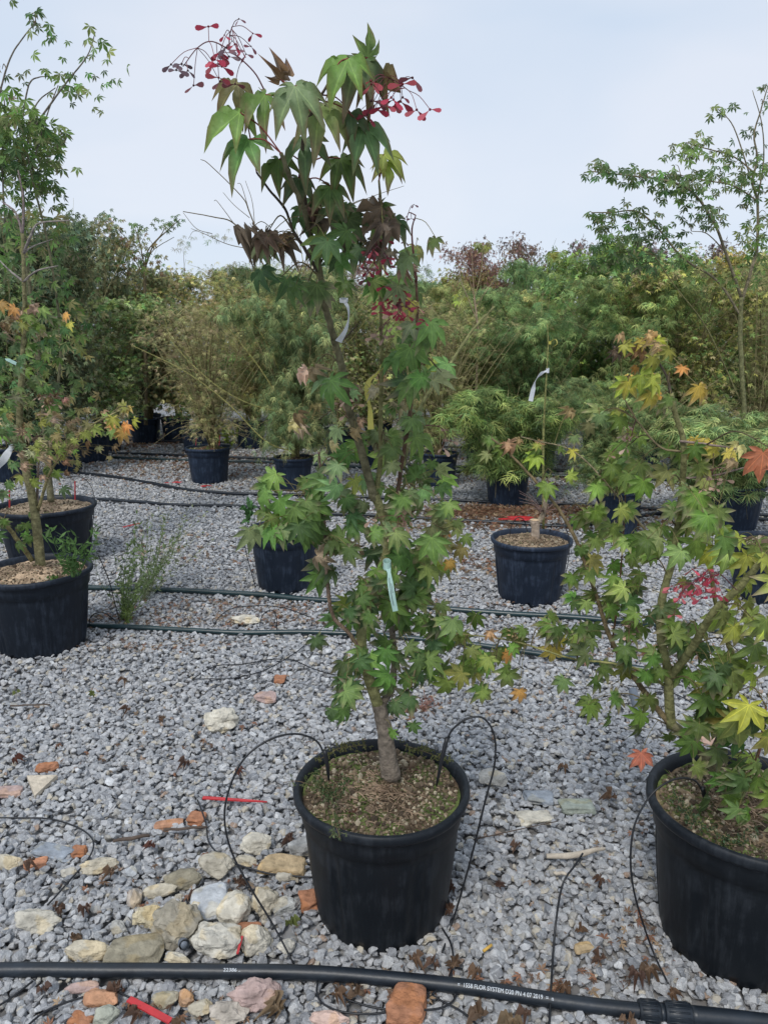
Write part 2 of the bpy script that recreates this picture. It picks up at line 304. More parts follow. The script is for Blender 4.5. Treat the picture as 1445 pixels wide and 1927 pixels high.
T_near = [maple_tmpl(i, 7, droop=[.15, .3, .45, .25, .6][i % 5], curl=.15) for i in range(10)]
T_droop = [maple_tmpl(20 + i, 7 if i % 2 else 5, droop=.62, curl=.35, wid=1.1, sinus=.31) for i in range(6)]
T_curl = [maple_tmpl(40 + i, 7, droop=.5, fold=.35, curl=.9, wid=.9) for i in range(8)]
def mid_tmpl(seed):
    r_ = np.random.RandomState(seed); V = [(0, 0, 0)]; Fc = []; LV = [.5]; LU = [0.]
    for a, l in zip((-95, -48, 0, 48, 95), (.6, .9, 1, .9, .6)):
        t = R(a + r_.uniform(-8, 8)); l *= r_.uniform(.85, 1.1); d = np.array([math.sin(t), math.cos(t)]); q = np.array([d[1], -d[0]]); b = len(V); dz = r_.uniform(-.45, .05)
        V += [(*(d * l * .5 - q * l * .17), dz * .2), (*(d * l), dz), (*(d * l * .5 + q * l * .17), dz * .2)]; LV += [.5] * 3; LU += [.5, 1, .5]; Fc += [(0, b, b + 1), (0, b + 1, b + 2)]
    return np.array(V), np.array(Fc), np.array(LV), np.array(LU)
T_mid = [mid_tmpl(i) for i in range(6)]
def thread_tmpl(seed, wdt=.03):
    r_ = np.random.RandomState(seed); V = []; Fc = []; LV = []; LU = []
    for a, l in zip((-80, -52, -25, 0, 25, 52, 80), (.65, .85, .95, 1, .95, .85, .65)):
        t = R(a + r_.uniform(-8, 8)); l *= r_.uniform(.8, 1.15); d = np.array([math.sin(t), math.cos(t)]); q = np.array([d[1], -d[0]]) * wdt; b = len(V); dz = r_.uniform(-.7, .0); bn = r_.uniform(-.12, .12)
        m_ = d * l * .55 + np.array([bn, 0]); e = d * l + np.array([bn * .3, 0])
        V += [(-q[0] * .5, -q[1] * .5, 0), (q[0] * .5, q[1] * .5, 0), (*(m_ - q), dz * .25), (*(m_ + q), dz * .25), (*e, dz)]; LV += [.5] * 5; LU += [0, 0, .5, .5, 1]
        Fc += [(b, b + 1, b + 3), (b, b + 3, b + 2), (b + 2, b + 3, b + 4)]
    return np.array(V), np.array(Fc), np.array(LV), np.array(LU)
T_thread = [thread_tmpl(i) for i in range(6)]
BROWN = np.array([.20, .125, .075]); TIPC = np.array([.36, .27, .19])
def put_leaves(mb, T, P, D, Nv, S, C, brown=None, redge=None, m=0):
    P, D, Nv, S, C = (np.atleast_2d(np.asarray(x, float)) if i != 3 else np.atleast_1d(np.asarray(x, float)) for i, x in enumerate((P, D, Nv, S, C)))
    n = len(P); y = D / (np.linalg.norm(D, axis=1)[:, None] + 1e-9); z = Nv - (Nv * y).sum(1)[:, None] * y; z /= np.linalg.norm(z, axis=1)[:, None] + 1e-9; x = np.cross(y, z)
    pick = rs.randint(0, len(T), n); brown = np.zeros(n) if brown is None else np.asarray(brown)
    for k, (V, Fc, LV, LU) in enumerate(T):
        ii = np.where(pick == k)[0]
        if not len(ii): continue
        W = P[ii, None] + S[ii, None, None] * (V[None, :, 0, None] * x[ii, None] + V[None, :, 1, None] * y[ii, None] + V[None, :, 2, None] * z[ii, None])
        nv = len(V); FF = (Fc[None] + (np.arange(len(ii)) * nv)[:, None, None]).reshape(-1, 3)
        f = (brown[ii, None] * np.clip((LU[None] - .55) * 2.4, 0, 1))[..., None]; CC = C[ii, None] * (1 - f) + TIPC * f
        if redge is not None:
            f = (redge[ii, None] * np.clip((LU[None] - .45) * LV[None] * 1.7, 0, .7))[..., None]; CC = CC * (1 - f) + np.array([.26, .085, .06]) * f
        mb.add(W.reshape(-1, 3), FF, CC.reshape(-1, 3), np.tile(LV, len(ii)), m)
def jit(c, n, v=.22, h=.12):
    c = np.asarray(c, float); return c[None] * np.exp(rs.normal(0, v, (n, 1))) * np.exp(rs.normal(0, h, (n, 3)))
PAL = {'g': (.12, .2, .06), 'dg': (.085, .145, .06), 'lg': (.21, .29, .1), 'yg': (.28, .33, .085), 'y': (.47, .40, .10), 'or': (.5, .29, .10), 'ol': (.24, .235, .10), 'gg': (.2, .26, .135), 'br': (.24, .16, .10), 'be': (.46, .36, .26), 'pu': (.16, .115, .095), 'red': (.48, .18, .13), 'bg': (.095, .165, .075)}
# ------------------------------------------------------------------ pots
def soil_bits(mb, r, z, n, green=.25, seed=0, gs=(.003, .009)):
    q = np.random.RandomState(seed); V, Fc = ICO[0]
    rr_ = r * np.sqrt(q.uniform(0, 1, n)); th = q.uniform(0, 6.283, n); s = q.uniform(gs[0], gs[1], n) * (1 + (q.uniform(0, 1, n) > .96) * 1.2)
    base = np.array([(.25, .19, .125), (.15, .11, .075), (.42, .36, .26), (.08, .06, .042), (.17, .13, .09), (.1, .075, .05)])[q.randint(0, 6, n)] * q.uniform(.7, 1.2, (n, 1))
    P = np.c_[rr_ * np.cos(th), rr_ * np.sin(th), np.full(n, z) + q.uniform(-.003, .005, n)]
    VV = V[None] * s[:, None, None] * q.uniform(.6, 1.1, (n, 1, 3)) + P[:, None]; FF = (Fc[None] + (np.arange(n) * len(V))[:, None, None]).reshape(-1, 3)
    mb.add(VV.reshape(-1, 3), FF, np.repeat(base, len(V), 0), m=1)
def make_pot(c, Rr, h, label, detail=1, soil_col=(.115, .082, .055), seed=0, tint=(1, 1, 1), group='black nursery pots', turn=0, grassy=.5):
    root = empty('plant_pot', (c[0], c[1], 0), label, 'pot', group); q = np.random.RandomState(seed)
    ns = 128 if detail else 64; th = np.linspace(0, 2 * math.pi, ns, endpoint=False)
    prof = [(0, .74), (.03, .755), (.1, .775), (.2, .795), (.35, .825), (.5, .85), (.62, .87), (.72, .882), (.77, .886), (.785, .916), (.86, .926), (.92, .935)]
    V = []
    for z, k in prof:
        g_ = np.zeros(ns)
        if .05 < z < .75:
            a = (th * 6 / (2 * math.pi) + turn) % 1; g_ = np.where((a < .11) | ((a > .17) & (a < .22)), .026, 0) * min(1, (z - .05) * 12, (.75 - z) * 12)
        zz = np.full(ns, z * h)
        if z == 0: a = (th * 10 / (2 * math.pi) + turn) % 1; zz = np.where(a < .22, .022, 0.0)
        V.append(np.c_[np.cos(th) * Rr * (k - g_), np.sin(th) * Rr * (k - g_), zz])
    V.append(np.c_[np.cos(th) * Rr * .70, np.sin(th) * Rr * .70, np.full(ns, .02)]); order = [len(V) - 1] + list(range(len(prof)))
    V = np.concatenate([V[i] for i in order]); mb = MB(); mb.add(V + np.array([c[0], c[1], 0]), gfc(len(prof) + 1, ns)); mb.add(np.vstack([V[:ns], [[0, 0, .02]]]) + np.array([c[0], c[1], 0]), [(ns, (j + 1) % ns, j) for j in range(ns)])
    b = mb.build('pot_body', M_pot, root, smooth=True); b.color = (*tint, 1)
    rp_ = [(.93, .90), (.925, .955), (.93, .985), (.95, 1.0), (.975, 1.0), (.992, .992), (1.0, .972), (.998, .945), (.985, .925), (.95, .905), (.90, .89), (.84, .875)]
    V = np.concatenate([np.c_[np.cos(th) * Rr * k * (1 + .004 * np.sin(2 * th + seed)), np.sin(th) * Rr * k * (1 - .004 * np.sin(2 * th + seed)), np.full(ns, z * h) + .002 * np.sin(3 * th + seed)] for z, k in rp_])
    mb = MB(); mb.add(V + np.array([c[0], c[1], 0]), gfc(len(rp_), ns)); rim = mb.build('rim', M_pot, root, smooth=True); rim.color = tuple(1.25 * t for t in tint) + (1,)
    zs = h * .925; nr = 14 if detail else 7; V = []; C = []
    for i in range(nr):
        for t in th:
            r_ = Rr * .897 * i / (nr - 1); x, y = r_ * math.cos(t), r_ * math.sin(t); nn = noise.noise(Vector((x * 9 + seed, y * 9, 0))); n2 = noise.noise(Vector((x * 30, y * 30, seed)))
            V.append((c[0] + x, c[1] + y, zs + .012 * nn + .006 * n2 + .042 * math.exp(-(r_ / .085) ** 2))); k = np.clip(.5 + nn * 1.4 + n2 * .5, 0, 1)
            C.append(np.array(soil_col) * (.75 + .7 * k) * (1 if n2 < .1 else 1.15) if nn < -.08 or grassy < .4 else np.array((.095, .12, .04)) * (.7 + .6 * k))
    mb = MB(); mb.add(V, gfc(nr, ns), np.array(C), m=0); sb = MB()
    soil_bits(sb, Rr * .86, 0, 2600 if detail == 2 else (900 if detail else 220), seed=seed, gs=(.0025, .0075) if detail else (.004, .011))
    P = sb.V[0].reshape(-1, 12, 3); cen = P.mean(1); zz = np.array([zs + .012 * noise.noise(Vector((x * 9 + seed, y * 9, 0))) + .006 * noise.noise(Vector((x * 30, y * 30, seed))) + .042 * math.exp(-((x * x + y * y) ** .5 / .085) ** 2) for x, y in cen[:, :2]])
    mb.add((P + np.array([c[0], c[1], 0]) + np.c_[zz * 0, zz * 0, zz][:, None]).reshape(-1, 3), sb.F[0], sb.C[0], m=1)
    if detail:   # dry fibres and moss tufts
        for i in range(1400 if detail == 2 else 300):
            fr = i % 3 != 0; a = q.uniform(0, 6.28); r_ = (abs(q.normal(0, .085)) if fr else q.uniform(0, Rr * .85)); r_ = min(r_, Rr * .80); x, y = r_ * math.cos(a), r_ * math.sin(a) - (.05 if fr and q.rand() < .5 and r_ < Rr * .55 else 0); l = q.uniform(.012, .035); b_ = q.uniform(0, 6.28)
            z = zs + .012 * noise.noise(Vector((x * 9 + seed, y * 9, 0))) + .042 * math.exp(-(r_ / .085) ** 2) + .002
            p0 = np.array([c[0] + x, c[1] + y, z]); d = np.array([math.cos(b_), math.sin(b_), q.uniform(-.1, .5)]) * l; s_ = np.cross(d, (0, 0, 1)); s_ = s_ / (np.linalg.norm(s_) + 1e-9) * .0009
            cc = np.array((.36, .26, .18)) * q.uniform(.6, 1.3) if fr else np.array((.07, .1, .03)) * q.uniform(.6, 1.5)
            mb.add([p0 - s_, p0 + s_, p0 + d * .6 + s_ * .8 + (0, 0, .003), p0 + d], [(0, 1, 2), (0, 2, 3)], cc, m=1)
    mb.build('soil', [M_soil, M_gran], root, smooth=False)
    return root
def pot_at(px, py, w, **k):   # rim centre in the photo and its half-width
    pass
# (centre px of base ground point, Y, R, h)
def pot_xy(px, Y, zc): d = ray(px, 963); p = at(px, 963 + 0, Y); # x scales with Y only through depth along the axis
def xfor(px, Y, z):       # world X of a point at distance Y and height z that shows at column px
    depth = Y * CP + (H - z) * SP; return (px - 722.5) / F * depth
def P_(px, Y, Rr, h, label, **k):
    x = xfor(px, Y, h); POTS_XY.append((x, Y, Rr, h)); return make_pot((x, Y), Rr, h, label, seed=len(POTS_XY), **k), x
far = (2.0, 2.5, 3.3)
p0, X0 = P_(718, 1.945, .252, .41, 'black nursery pot in the centre of the gravel holding the tall slender maple', detail=2, turn=.13, group='black nursery pots in the front row')
p1, X1 = P_(1413, 1.83, .27, .43, 'large black nursery pot cut off by the right edge, with stony soil', detail=2, soil_col=(.26, .19, .12), turn=.4, group='black nursery pots in the front row')
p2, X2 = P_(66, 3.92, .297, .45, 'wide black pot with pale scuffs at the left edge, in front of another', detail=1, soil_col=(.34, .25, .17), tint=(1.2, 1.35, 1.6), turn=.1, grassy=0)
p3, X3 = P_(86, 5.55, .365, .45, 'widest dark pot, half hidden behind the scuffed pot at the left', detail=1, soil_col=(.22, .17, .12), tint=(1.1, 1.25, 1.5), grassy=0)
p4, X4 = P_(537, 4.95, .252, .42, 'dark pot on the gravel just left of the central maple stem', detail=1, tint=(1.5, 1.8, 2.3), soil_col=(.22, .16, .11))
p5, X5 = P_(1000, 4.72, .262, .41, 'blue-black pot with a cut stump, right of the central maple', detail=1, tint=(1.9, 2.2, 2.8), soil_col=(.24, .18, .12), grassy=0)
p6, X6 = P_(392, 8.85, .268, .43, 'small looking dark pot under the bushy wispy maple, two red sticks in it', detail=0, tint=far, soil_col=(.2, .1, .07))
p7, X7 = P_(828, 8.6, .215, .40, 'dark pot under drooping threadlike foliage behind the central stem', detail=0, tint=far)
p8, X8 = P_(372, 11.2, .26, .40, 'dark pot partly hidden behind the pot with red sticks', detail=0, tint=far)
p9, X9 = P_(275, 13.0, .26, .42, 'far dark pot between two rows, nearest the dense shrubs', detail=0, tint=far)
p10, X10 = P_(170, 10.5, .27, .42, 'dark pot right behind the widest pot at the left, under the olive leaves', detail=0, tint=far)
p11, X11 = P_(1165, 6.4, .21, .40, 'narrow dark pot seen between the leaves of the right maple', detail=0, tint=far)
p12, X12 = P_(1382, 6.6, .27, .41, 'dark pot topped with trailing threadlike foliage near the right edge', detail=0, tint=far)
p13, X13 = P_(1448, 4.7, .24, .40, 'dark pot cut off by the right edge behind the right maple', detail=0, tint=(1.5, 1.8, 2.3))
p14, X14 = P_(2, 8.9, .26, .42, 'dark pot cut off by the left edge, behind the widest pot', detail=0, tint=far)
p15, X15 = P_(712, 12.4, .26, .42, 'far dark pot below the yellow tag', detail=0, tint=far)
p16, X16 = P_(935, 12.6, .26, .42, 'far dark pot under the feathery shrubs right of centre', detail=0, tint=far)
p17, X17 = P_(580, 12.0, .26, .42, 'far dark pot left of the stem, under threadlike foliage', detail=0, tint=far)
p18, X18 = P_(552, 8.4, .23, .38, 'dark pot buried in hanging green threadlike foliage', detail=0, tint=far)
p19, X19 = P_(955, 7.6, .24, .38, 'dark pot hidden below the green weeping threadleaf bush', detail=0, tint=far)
def pot_top(px, Y, h): return np.array([xfor(px, Y, h), Y, h * .915])
# ------------------------------------------------------------------ traced trees: stems given by where they stand, leaves hung on them in depth
def tree(label, base, stems, clusters, leaves=(), T=T_near, tintc=(1.1, 1.12, .95), nsc=1.0, cat='maple tree', name='maple_tree', petiole=True, group=None, leafmat=None, face=.75, dsp=.10, seeds=(), twr=.0022, dY=0.0, lsc=1.0):
    root = empty(name, tuple(base), label, cat, group); nodes = []; owner = []; bms = []
    for nm, pts, r0, r1, col in stems:
        P = spline([at(p[0], p[1], p[2] + dY) for p in pts], 6); P = P + rs.normal(0, r1 * (.14 if nm != 'trunk' else .05), P.shape)
        mb = MB(); tube(mb, P, (r0, r1), 10 if r0 > .008 else 6, np.array(col)[None] * np.ones((len(P) * (10 if r0 > .008 else 6) + 2, 1)) * rs.uniform(.85, 1.15, (len(P) * (10 if r0 > .008 else 6) + 2, 1)), wob=.022)
        # node rings / buds
        for k in (range(3, len(P) - 1, 4) if nm != 'trunk' else ()):
            V, Fc = ICO[1]; rr_ = np.interp(k / len(P), [0, 1], [r0, r1]) * 1.07; mb.add(V * rr_ * np.array([1, 1, .45]) + P[k], Fc, np.array(col) * .8)
        nodes.append(P); owner += [len(bms)] * len(P); bms.append((nm, mb))
    NODES = np.concatenate(nodes); fol = MB(); cl = []
    for (cx, cy, rx, ry, n, s, pal, *rest) in clusters:
        Yc = (rest[0] + dY) if rest else base[1]; s *= lsc; c = at(cx, cy, Yc); d = np.linalg.norm((NODES - c) * np.array([1, .6, 1]), axis=1) + np.maximum(0, NODES[:, 2] - c[2]) * .8; j = d.argmin(); p0_ = NODES[j]; tw = bms[owner[j]][1]
        mid_ = (p0_ + c) / 2 + np.array([0, 0, .03]); TW = spline([p0_, mid_, c], 5)
        if np.linalg.norm(c - p0_) > .03: tube(tw, TW, (twr, twr * .45), 5, (.14, .11, .06))
        pls = pal.split('+'); sc = np.linalg.norm(c - np.array([0, 0, H])) / F
        for i in range(int(n * nsc + .5)):
            u, v = rs.uniform(-1, 1), rs.uniform(-1, 1)
            if u * u + v * v > 1.2: u *= .7; v *= .7
            P = c + np.array([u * rx * sc, rs.normal(0, dsp), -v * ry * sc]); cl.append((P, s * rs.uniform(.75, 1.15), pls[rs.randint(len(pls))], None, None))
            q = TW[rs.randint(2, len(TW))]; j = np.linalg.norm(NODES - P, axis=1).argmin(); q = NODES[j] if np.linalg.norm(NODES[j] - P) < np.linalg.norm(q - P) else q
            if petiole and np.linalg.norm(q - P) < .35: tube(tw, spline([q, (q + P) / 2 + np.array([0, 0, .012]), P], 3), .0009 if twr > .0015 else .0012, 3, (.2, .17, .07), cap=False)
    for (px, py, Y, s, pal, adeg, fc) in leaves:
        P = at(px, py, Y + dY); cl.append((P, s, pal, adeg, fc)); j = np.linalg.norm(NODES - P, axis=1).argmin(); tw = bms[owner[j]][1]
        if petiole: tube(tw, spline([NODES[j], (NODES[j] + P) / 2 + np.array([0, 0, .01]), P], 4), .0013, 4, (.2, .06, .05), cap=False)
    n = len(cl)
    if n:
        D = np.zeros((n, 3)); Nn = np.zeros((n, 3)); S = np.zeros(n); C = np.zeros((n, 3)); P = np.zeros((n, 3)); br = np.zeros(n); re = np.zeros(n); dr = np.zeros(n, bool); cu = np.zeros(n, bool)
        for i, (p_, s, pal, a, fc) in enumerate(cl):
            if a is None: a = rs.normal(0, 42)
            else: re[i] = .8
            t = R(a); D[i] = (math.sin(t), -rs.uniform(.0, .5), -math.cos(t)) if fc is None else (math.sin(t), -.55, -.8 * math.cos(t))
            f = face if fc is None else fc; Nn[i] = (rs.normal(0, .35), -f + rs.normal(0, .25), (1 - f) + .25 + rs.normal(0, .2)) if fc is None else (rs.normal(0, .12), -.72, .62)
            S[i] = s; C[i] = jit(PAL[pal], 1, .2, .08)[0] * np.array(tintc); P[i] = p_; br[i] = (rs.rand() < .45) * rs.uniform(.3, 1); dr[i] = fc is not None; cu[i] = pal in ('br', 'be', 'pu')
            if pal in ('br', 'be'): br[i] = 0
        for msk, TT in ((dr & ~cu, T_droop), (~dr & ~cu, T), (cu, T_curl if T is T_near else T)):
            if msk.any(): put_leaves(fol, TT, P[msk], D[msk], Nn[msk], S[msk], C[msk], br[msk], re[msk])
        fol.build('foliage', leafmat or M_leaf, root, smooth=T is T_near)
    for nm, bm in bms: bm.build(nm, M_bark, root, smooth=True)
    for (px, py, Y, pts, n, s, cols) in seeds:   # samara clusters: arching stalks with winged seeds
        mb = MB(); A = spline([at(p[0], p[1], p[2] + dY) for p in pts], 5); tube(mb, A, (.0014, .0008), 5, (.16, .05, .06))
        for i in range(n):
            b = A[rs.randint(len(A) // 3, len(A))]; sc = .021; e = b + np.array([rs.normal(0, sc), rs.normal(0, sc), -abs(rs.normal(.02, .02)) + rs.normal(0, .012)]); tube(mb, spline([b, (b + e) / 2 + (0, 0, .006), e], 3), .0007, 3, (.2, .06, .07), cap=False)
            col = np.array(cols[rs.randint(len(cols))]) * rs.uniform(.7, 1.2)
            for sgn in (-1, 1):
                d = np.array([sgn * rs.uniform(.4, 1), rs.uniform(-.5, .5), rs.uniform(-1, .1)]); d /= np.linalg.norm(d); q = np.cross(d, (rs.normal(), -1, rs.normal() * .3)); q /= np.linalg.norm(q) + 1e-9; L_ = s * rs.uniform(.7, 1.1)
                V, Fc = ICO[0]; mb.add(V * s * .09 + e, Fc, col * .8)
                mb.add([e + d * L_ * a_ + q * L_ * b_ for a_, b_ in ((0, 0), (.3, .06), (.58, .19), (.84, .24), (1, .12), (.98, -.06), (.8, -.15), (.5, -.12), (.28, -.05))], [(0, 1, 8), (1, 7, 8), (1, 2, 7), (2, 6, 7), (2, 3, 6), (3, 5, 6), (3, 4, 5)], np.array([col * .6, col * .8, col, col, col * 1.15, col * 1.15, col, col, col * .8]))
        mb.build('seed_cluster', M_berry, root)
    return root
GB = (.2, .195, .085); YG = (.26, .25, .10); GRB = (.2, .165, .13); DK = (.10, .08, .06); DKG = (.155, .14, .08)
REDC = [(.42, .035, .07), (.3, .03, .05), (.48, .08, .1), (.2, .06, .07)]; BEIC = [(.55, .36, .26), (.45, .3, .22)]
# --- central maple
b0 = pot_top(733, 1.95, .41)
YT = 1.40
t0 = tree('slender young maple with drooping red-edged top leaves, planted in the central pot', b0,
 [('trunk', [(735, 1462, 1.95), (729, 1420, 1.95), (722, 1370, 1.95), (712, 1325, 1.96)], .029, .0195, GRB),
  ('trunk', [(712, 1330, 1.96), (702, 1300, 1.96), (684, 1240, 1.95), (680, 1190, 1.95), (690, 1140, 1.94), (710, 1090, 1.93), (728, 1040, 1.93), (722, 980, 1.93), (706, 930, 1.92)], .0165, .0115, GB),
  ('branch', [(716, 1330, 1.97), (738, 1290, 2.0), (742, 1230, 2.02), (735, 1150, 2.02), (745, 1060, 2.02), (748, 980, 2.0)], .012, .006, GRB),
  ('branch', [(704, 940, 1.92), (686, 870, 1.9), (670, 815, 1.88), (655, 760, 1.85), (643, 690, 1.82), (628, 635, 1.78), (612, 575, 1.72), (600, 500, 1.66), (588, 460, 1.6), (572, 395, 1.52), (548, 340, 1.45), (530, 290, 1.4)], .0115, .0035, DKG),
  ('branch', [(594, 480, 1.63), (578, 400, 1.56), (568, 330, 1.5), (572, 255, 1.42), (590, 205, 1.4), (622, 150, 1.38)], .005, .002, DK),
  ('branch', [(597, 510, 1.66), (575, 470, 1.62), (553, 436, 1.6), (537, 394, 1.57), (507, 357, 1.54), (483, 324, 1.52)], .0042, .0018, DK),
  ('branch', [(708, 935, 1.92), (716, 860, 1.93), (716, 780, 1.9), (718, 700, 1.87), (717, 600, 1.82), (716, 500, 1.75), (719, 420, 1.66), (713, 340, 1.55)], .008, .0022, GB),
  ('branch', [(742, 990, 1.98), (752, 900, 1.94), (768, 800, 1.9), (780, 700, 1.86), (785, 610, 1.8), (783, 520, 1.76)], .0068, .003, (.13, .08, .055)),
  ('branch', [(757, 880, 1.98), (775, 810, 2.05), (800, 750, 2.12), (848, 683, 2.2), (890, 620, 2.26), (930, 577, 2.3)], .0075, .0028, (.2, .2, .085)),
  ('branch', [(783, 530, 1.76), (775, 440, 1.72), (782, 405, 1.7)], .003, .0012, (.2, .08, .08)),
  ('branch', [(640, 640, 1.8), (615, 615, 1.8), (585, 600, 1.82)], .0025, .001, GB), ('branch', [(645, 640, 1.8), (665, 620, 1.8), (672, 610, 1.8)], .0022, .001, DK),
  ('branch', [(684, 1230, 1.95), (655, 1190, 1.93), (627, 1160, 1.92), (616, 1100, 1.92), (613, 1020, 1.93), (608, 950, 1.94), (602, 880, 1.95), (600, 850, 1.95)], .0065, .0035, (.2, .14, .1)),
  ('branch', [(655, 640, 1.8), (640, 600, 1.8)], .001, .0008, DK),
  ('branch', [(735, 1320, 1.97), (765, 1300, 1.9), (780, 1290, 1.85)], .003, .001, DK)],
 [(560, 940, 80, 55, 16, .060, 'g+gg+g+lg'), (500, 975, 40, 28, 7, .055, 'g+lg+gg'), (610, 960, 45, 60, 9, .062, 'g+dg'), (640, 880, 60, 40, 6, .055, 'gg+g+yg'),
  (700, 850, 50, 40, 5, .065, 'g+lg'), (760, 890, 50, 40, 7, .05, 'gg+g'), (700, 940, 60, 45, 9, .055, 'g+dg+gg'), (790, 930, 55, 50, 12, .05, 'gg+g+lg'), (830, 980, 40, 50, 8, .048, 'gg+g+ol'),
  (700, 1005, 60, 40, 9, .06, 'g+lg+g'), (760, 1010, 55, 50, 10, .062, 'g+gg'), (650, 1040, 50, 40, 8, .055, 'g+dg+be'), (740, 1090, 60, 50, 10, .065, 'g+dg'), (800, 1090, 50, 50, 7, .062, 'g+lg+yg'),
  (665, 1100, 50, 50, 7, .055, 'dg+g'), (610, 1075, 12, 12, 2, .07, 'g'), (690, 1150, 50, 40, 6, .055, 'g+dg+yg'), (770, 1150, 55, 45, 9, .065, 'g+dg'), (650, 1180, 50, 35, 7, .05, 'g+dg'), (720, 1190, 50, 40, 7, .055, 'g+lg'),
  (770, 1210, 55, 40, 8, .062, 'dg+g'), (820, 1140, 35, 40, 4, .055, 'lg+g'), (670, 1260, 35, 30, 6, .06, 'dg+g'), (645, 1290, 25, 30, 5, .065, 'dg'), (750, 1270, 45, 35, 7, .062, 'dg+g'), (790, 1260, 35, 25, 4, .055, 'g+dg'),
  (750, 1330, 25, 25, 3, .04, 'g+dg'), (860, 1050, 25, 40, 4, .045, 'yg+or+ol'), (840, 1000, 30, 30, 4, .04, 'gg+lg+or'),
  (790, 620, 25, 20, 3, .068, 'g+gg', 1.8), (770, 660, 25, 15, 3, .06, 'g', 1.82), (830, 700, 25, 20, 3, .065, 'g+gg', 1.9), (775, 705, 20, 20, 3, .06, 'g+bg', 1.82), (740, 640, 20, 30, 3, .05, 'g+gg', 1.84), (820, 690, 10, 10, 1, .06, 'or+yg', 1.95),
  (790, 800, 22, 25, 4, .062, 'gg+g', 1.86), (725, 835, 25, 20, 3, .07, 'g+gg', 1.84), (760, 770, 25, 20, 2, .04, 'be+g', 1.86),
  (620, 700, 20, 15, 3, .06, 'gg+g', 1.84), (590, 690, 20, 8, 2, .045, 'be+gg', 1.84), (700, 720, 30, 25, 4, .03, 'be+gg', 1.86), (660, 735, 20, 12, 3, .03, 'be+br', 1.86), (600, 790, 40, 25, 4, .035, 'be+g+br', 1.9), (655, 820, 40, 30, 5, .04, 'be+gg+g', 1.9),
  (760, 520, 25, 30, 4, .058, 'g+gg', 1.72), (700, 530, 20, 18, 3, .05, 'g+lg', 1.74), (800, 470, 25, 15, 3, .045, 'ol+gg+g', 1.74), (780, 555, 15, 20, 2, .05, 'y+g', 1.78), (740, 490, 25, 20, 3, .04, 'gg+be', 1.72),
  (530, 520, 30, 18, 3, .055, 'dg+bg', 1.64), (580, 530, 30, 18, 4, .055, 'dg+bg+g', 1.64), (505, 435, 20, 30, 5, .045, 'pu+br+bg', 1.58), (520, 465, 25, 20, 3, .045, 'bg+pu', 1.58), (590, 400, 35, 22, 4, .05, 'dg+pu+dg', 1.55), (640, 385, 20, 25, 3, .055, 'dg+g', 1.5),
  (650, 450, 35, 28, 4, .06, 'dg+g+pu', 1.6), (600, 455, 20, 20, 3, .055, 'lg+dg+gg', 1.6), (730, 430, 14, 35, 3, .06, 'dg+pu', 1.6), (700, 405, 20, 20, 2, .05, 'lg+g', 1.62), (640, 500, 30, 25, 3, .045, 'dg+g', 1.66), (690, 470, 20, 18, 3, .04, 'pu+dg', 1.66)],
 leaves=[(555, 162, 1.36, .08, 'gg', 8, .5), (500, 178, 1.42, .075, 'g', -42, .6), (448, 155, 1.45, .066, 'ol', -38, .5), (452, 212, 1.42, .082, 'g', -58, .6), (468, 262, 1.42, .08, 'g', -30, .65), (600, 205, 1.42, .08, 'lg', 38, .7), (575, 262, 1.45, .075, 'bg', 2, .7),
  (640, 298, 1.5, .07, 'g', 24, .75), (655, 110, 1.38, .08, 'g', -28, .7), (672, 110, 1.42, .085, 'bg', 24, .7), (692, 108, 1.4, .045, 'g', 165, .9), (705, 148, 1.45, .062, 'br', 20, .7), (660, 212, 1.44, .055, 'dg', 8, .6), (684, 238, 1.45, .075, 'bg', 22, .7),
  (722, 290, 1.56, .06, 'yg', 50, .6), (728, 305, 1.56, .055, 'yg', 8, .7), (528, 150, 1.5, .04, 'br', 172, .6), (612, 198, 1.5, .055, 'ol', 62, .6), (525, 300, 1.48, .06, 'g', -10, .7), (562, 335, 1.5, .055, 'dg', 5, .7), (622, 350, 1.5, .06, 'g', -5, .7)],
 seeds=[(390, 100, 1.4, [(497, 168, 1.42), (478, 135, 1.41), (440, 100, 1.4), (400, 78, 1.4), (372, 90, 1.4), (345, 125, 1.4)], 15, .023, REDC + [(.16, .1, .12)]), (450, 60, 1.4, [(432, 92, 1.41), (432, 70, 1.41), (437, 50, 1.4)], 10, .016, [(.35, .03, .06), (.2, .07, .09)]),
  (730, 160, 1.42, [(690, 165, 1.45), (705, 140, 1.43), (740, 150, 1.42), (768, 170, 1.42)], 16, .027, REDC), (715, 480, 1.6, [(716, 520, 1.68), (700, 480, 1.6), (705, 460, 1.6), (735, 490, 1.6)], 14, .021, REDC), (755, 560, 1.8, [(717, 560, 1.74), (745, 552, 1.7), (770, 566, 1.7)], 22, .021, REDC),
  (790, 400, 1.7, [(782, 405, 1.7), (770, 400, 1.7), (765, 410, 1.7)], 4, .012, [(.15, .06, .08)]), (720, 620, 1.8, [(718, 620, 1.8), (728, 605, 1.8), (735, 600, 1.8)], 5, .024, BEIC), (650, 740, 1.86, [(652, 745, 1.86), (650, 735, 1.86), (655, 725, 1.86)], 6, .024, BEIC), (750, 985, 1.9, [(745, 975, 1.9), (755, 970, 1.9), (762, 985, 1.88)], 8, .024, BEIC), (840, 830, 1.95, [(800, 800, 1.95), (830, 805, 1.95), (842, 830, 1.95)], 3, .028, BEIC)], dsp=.085)
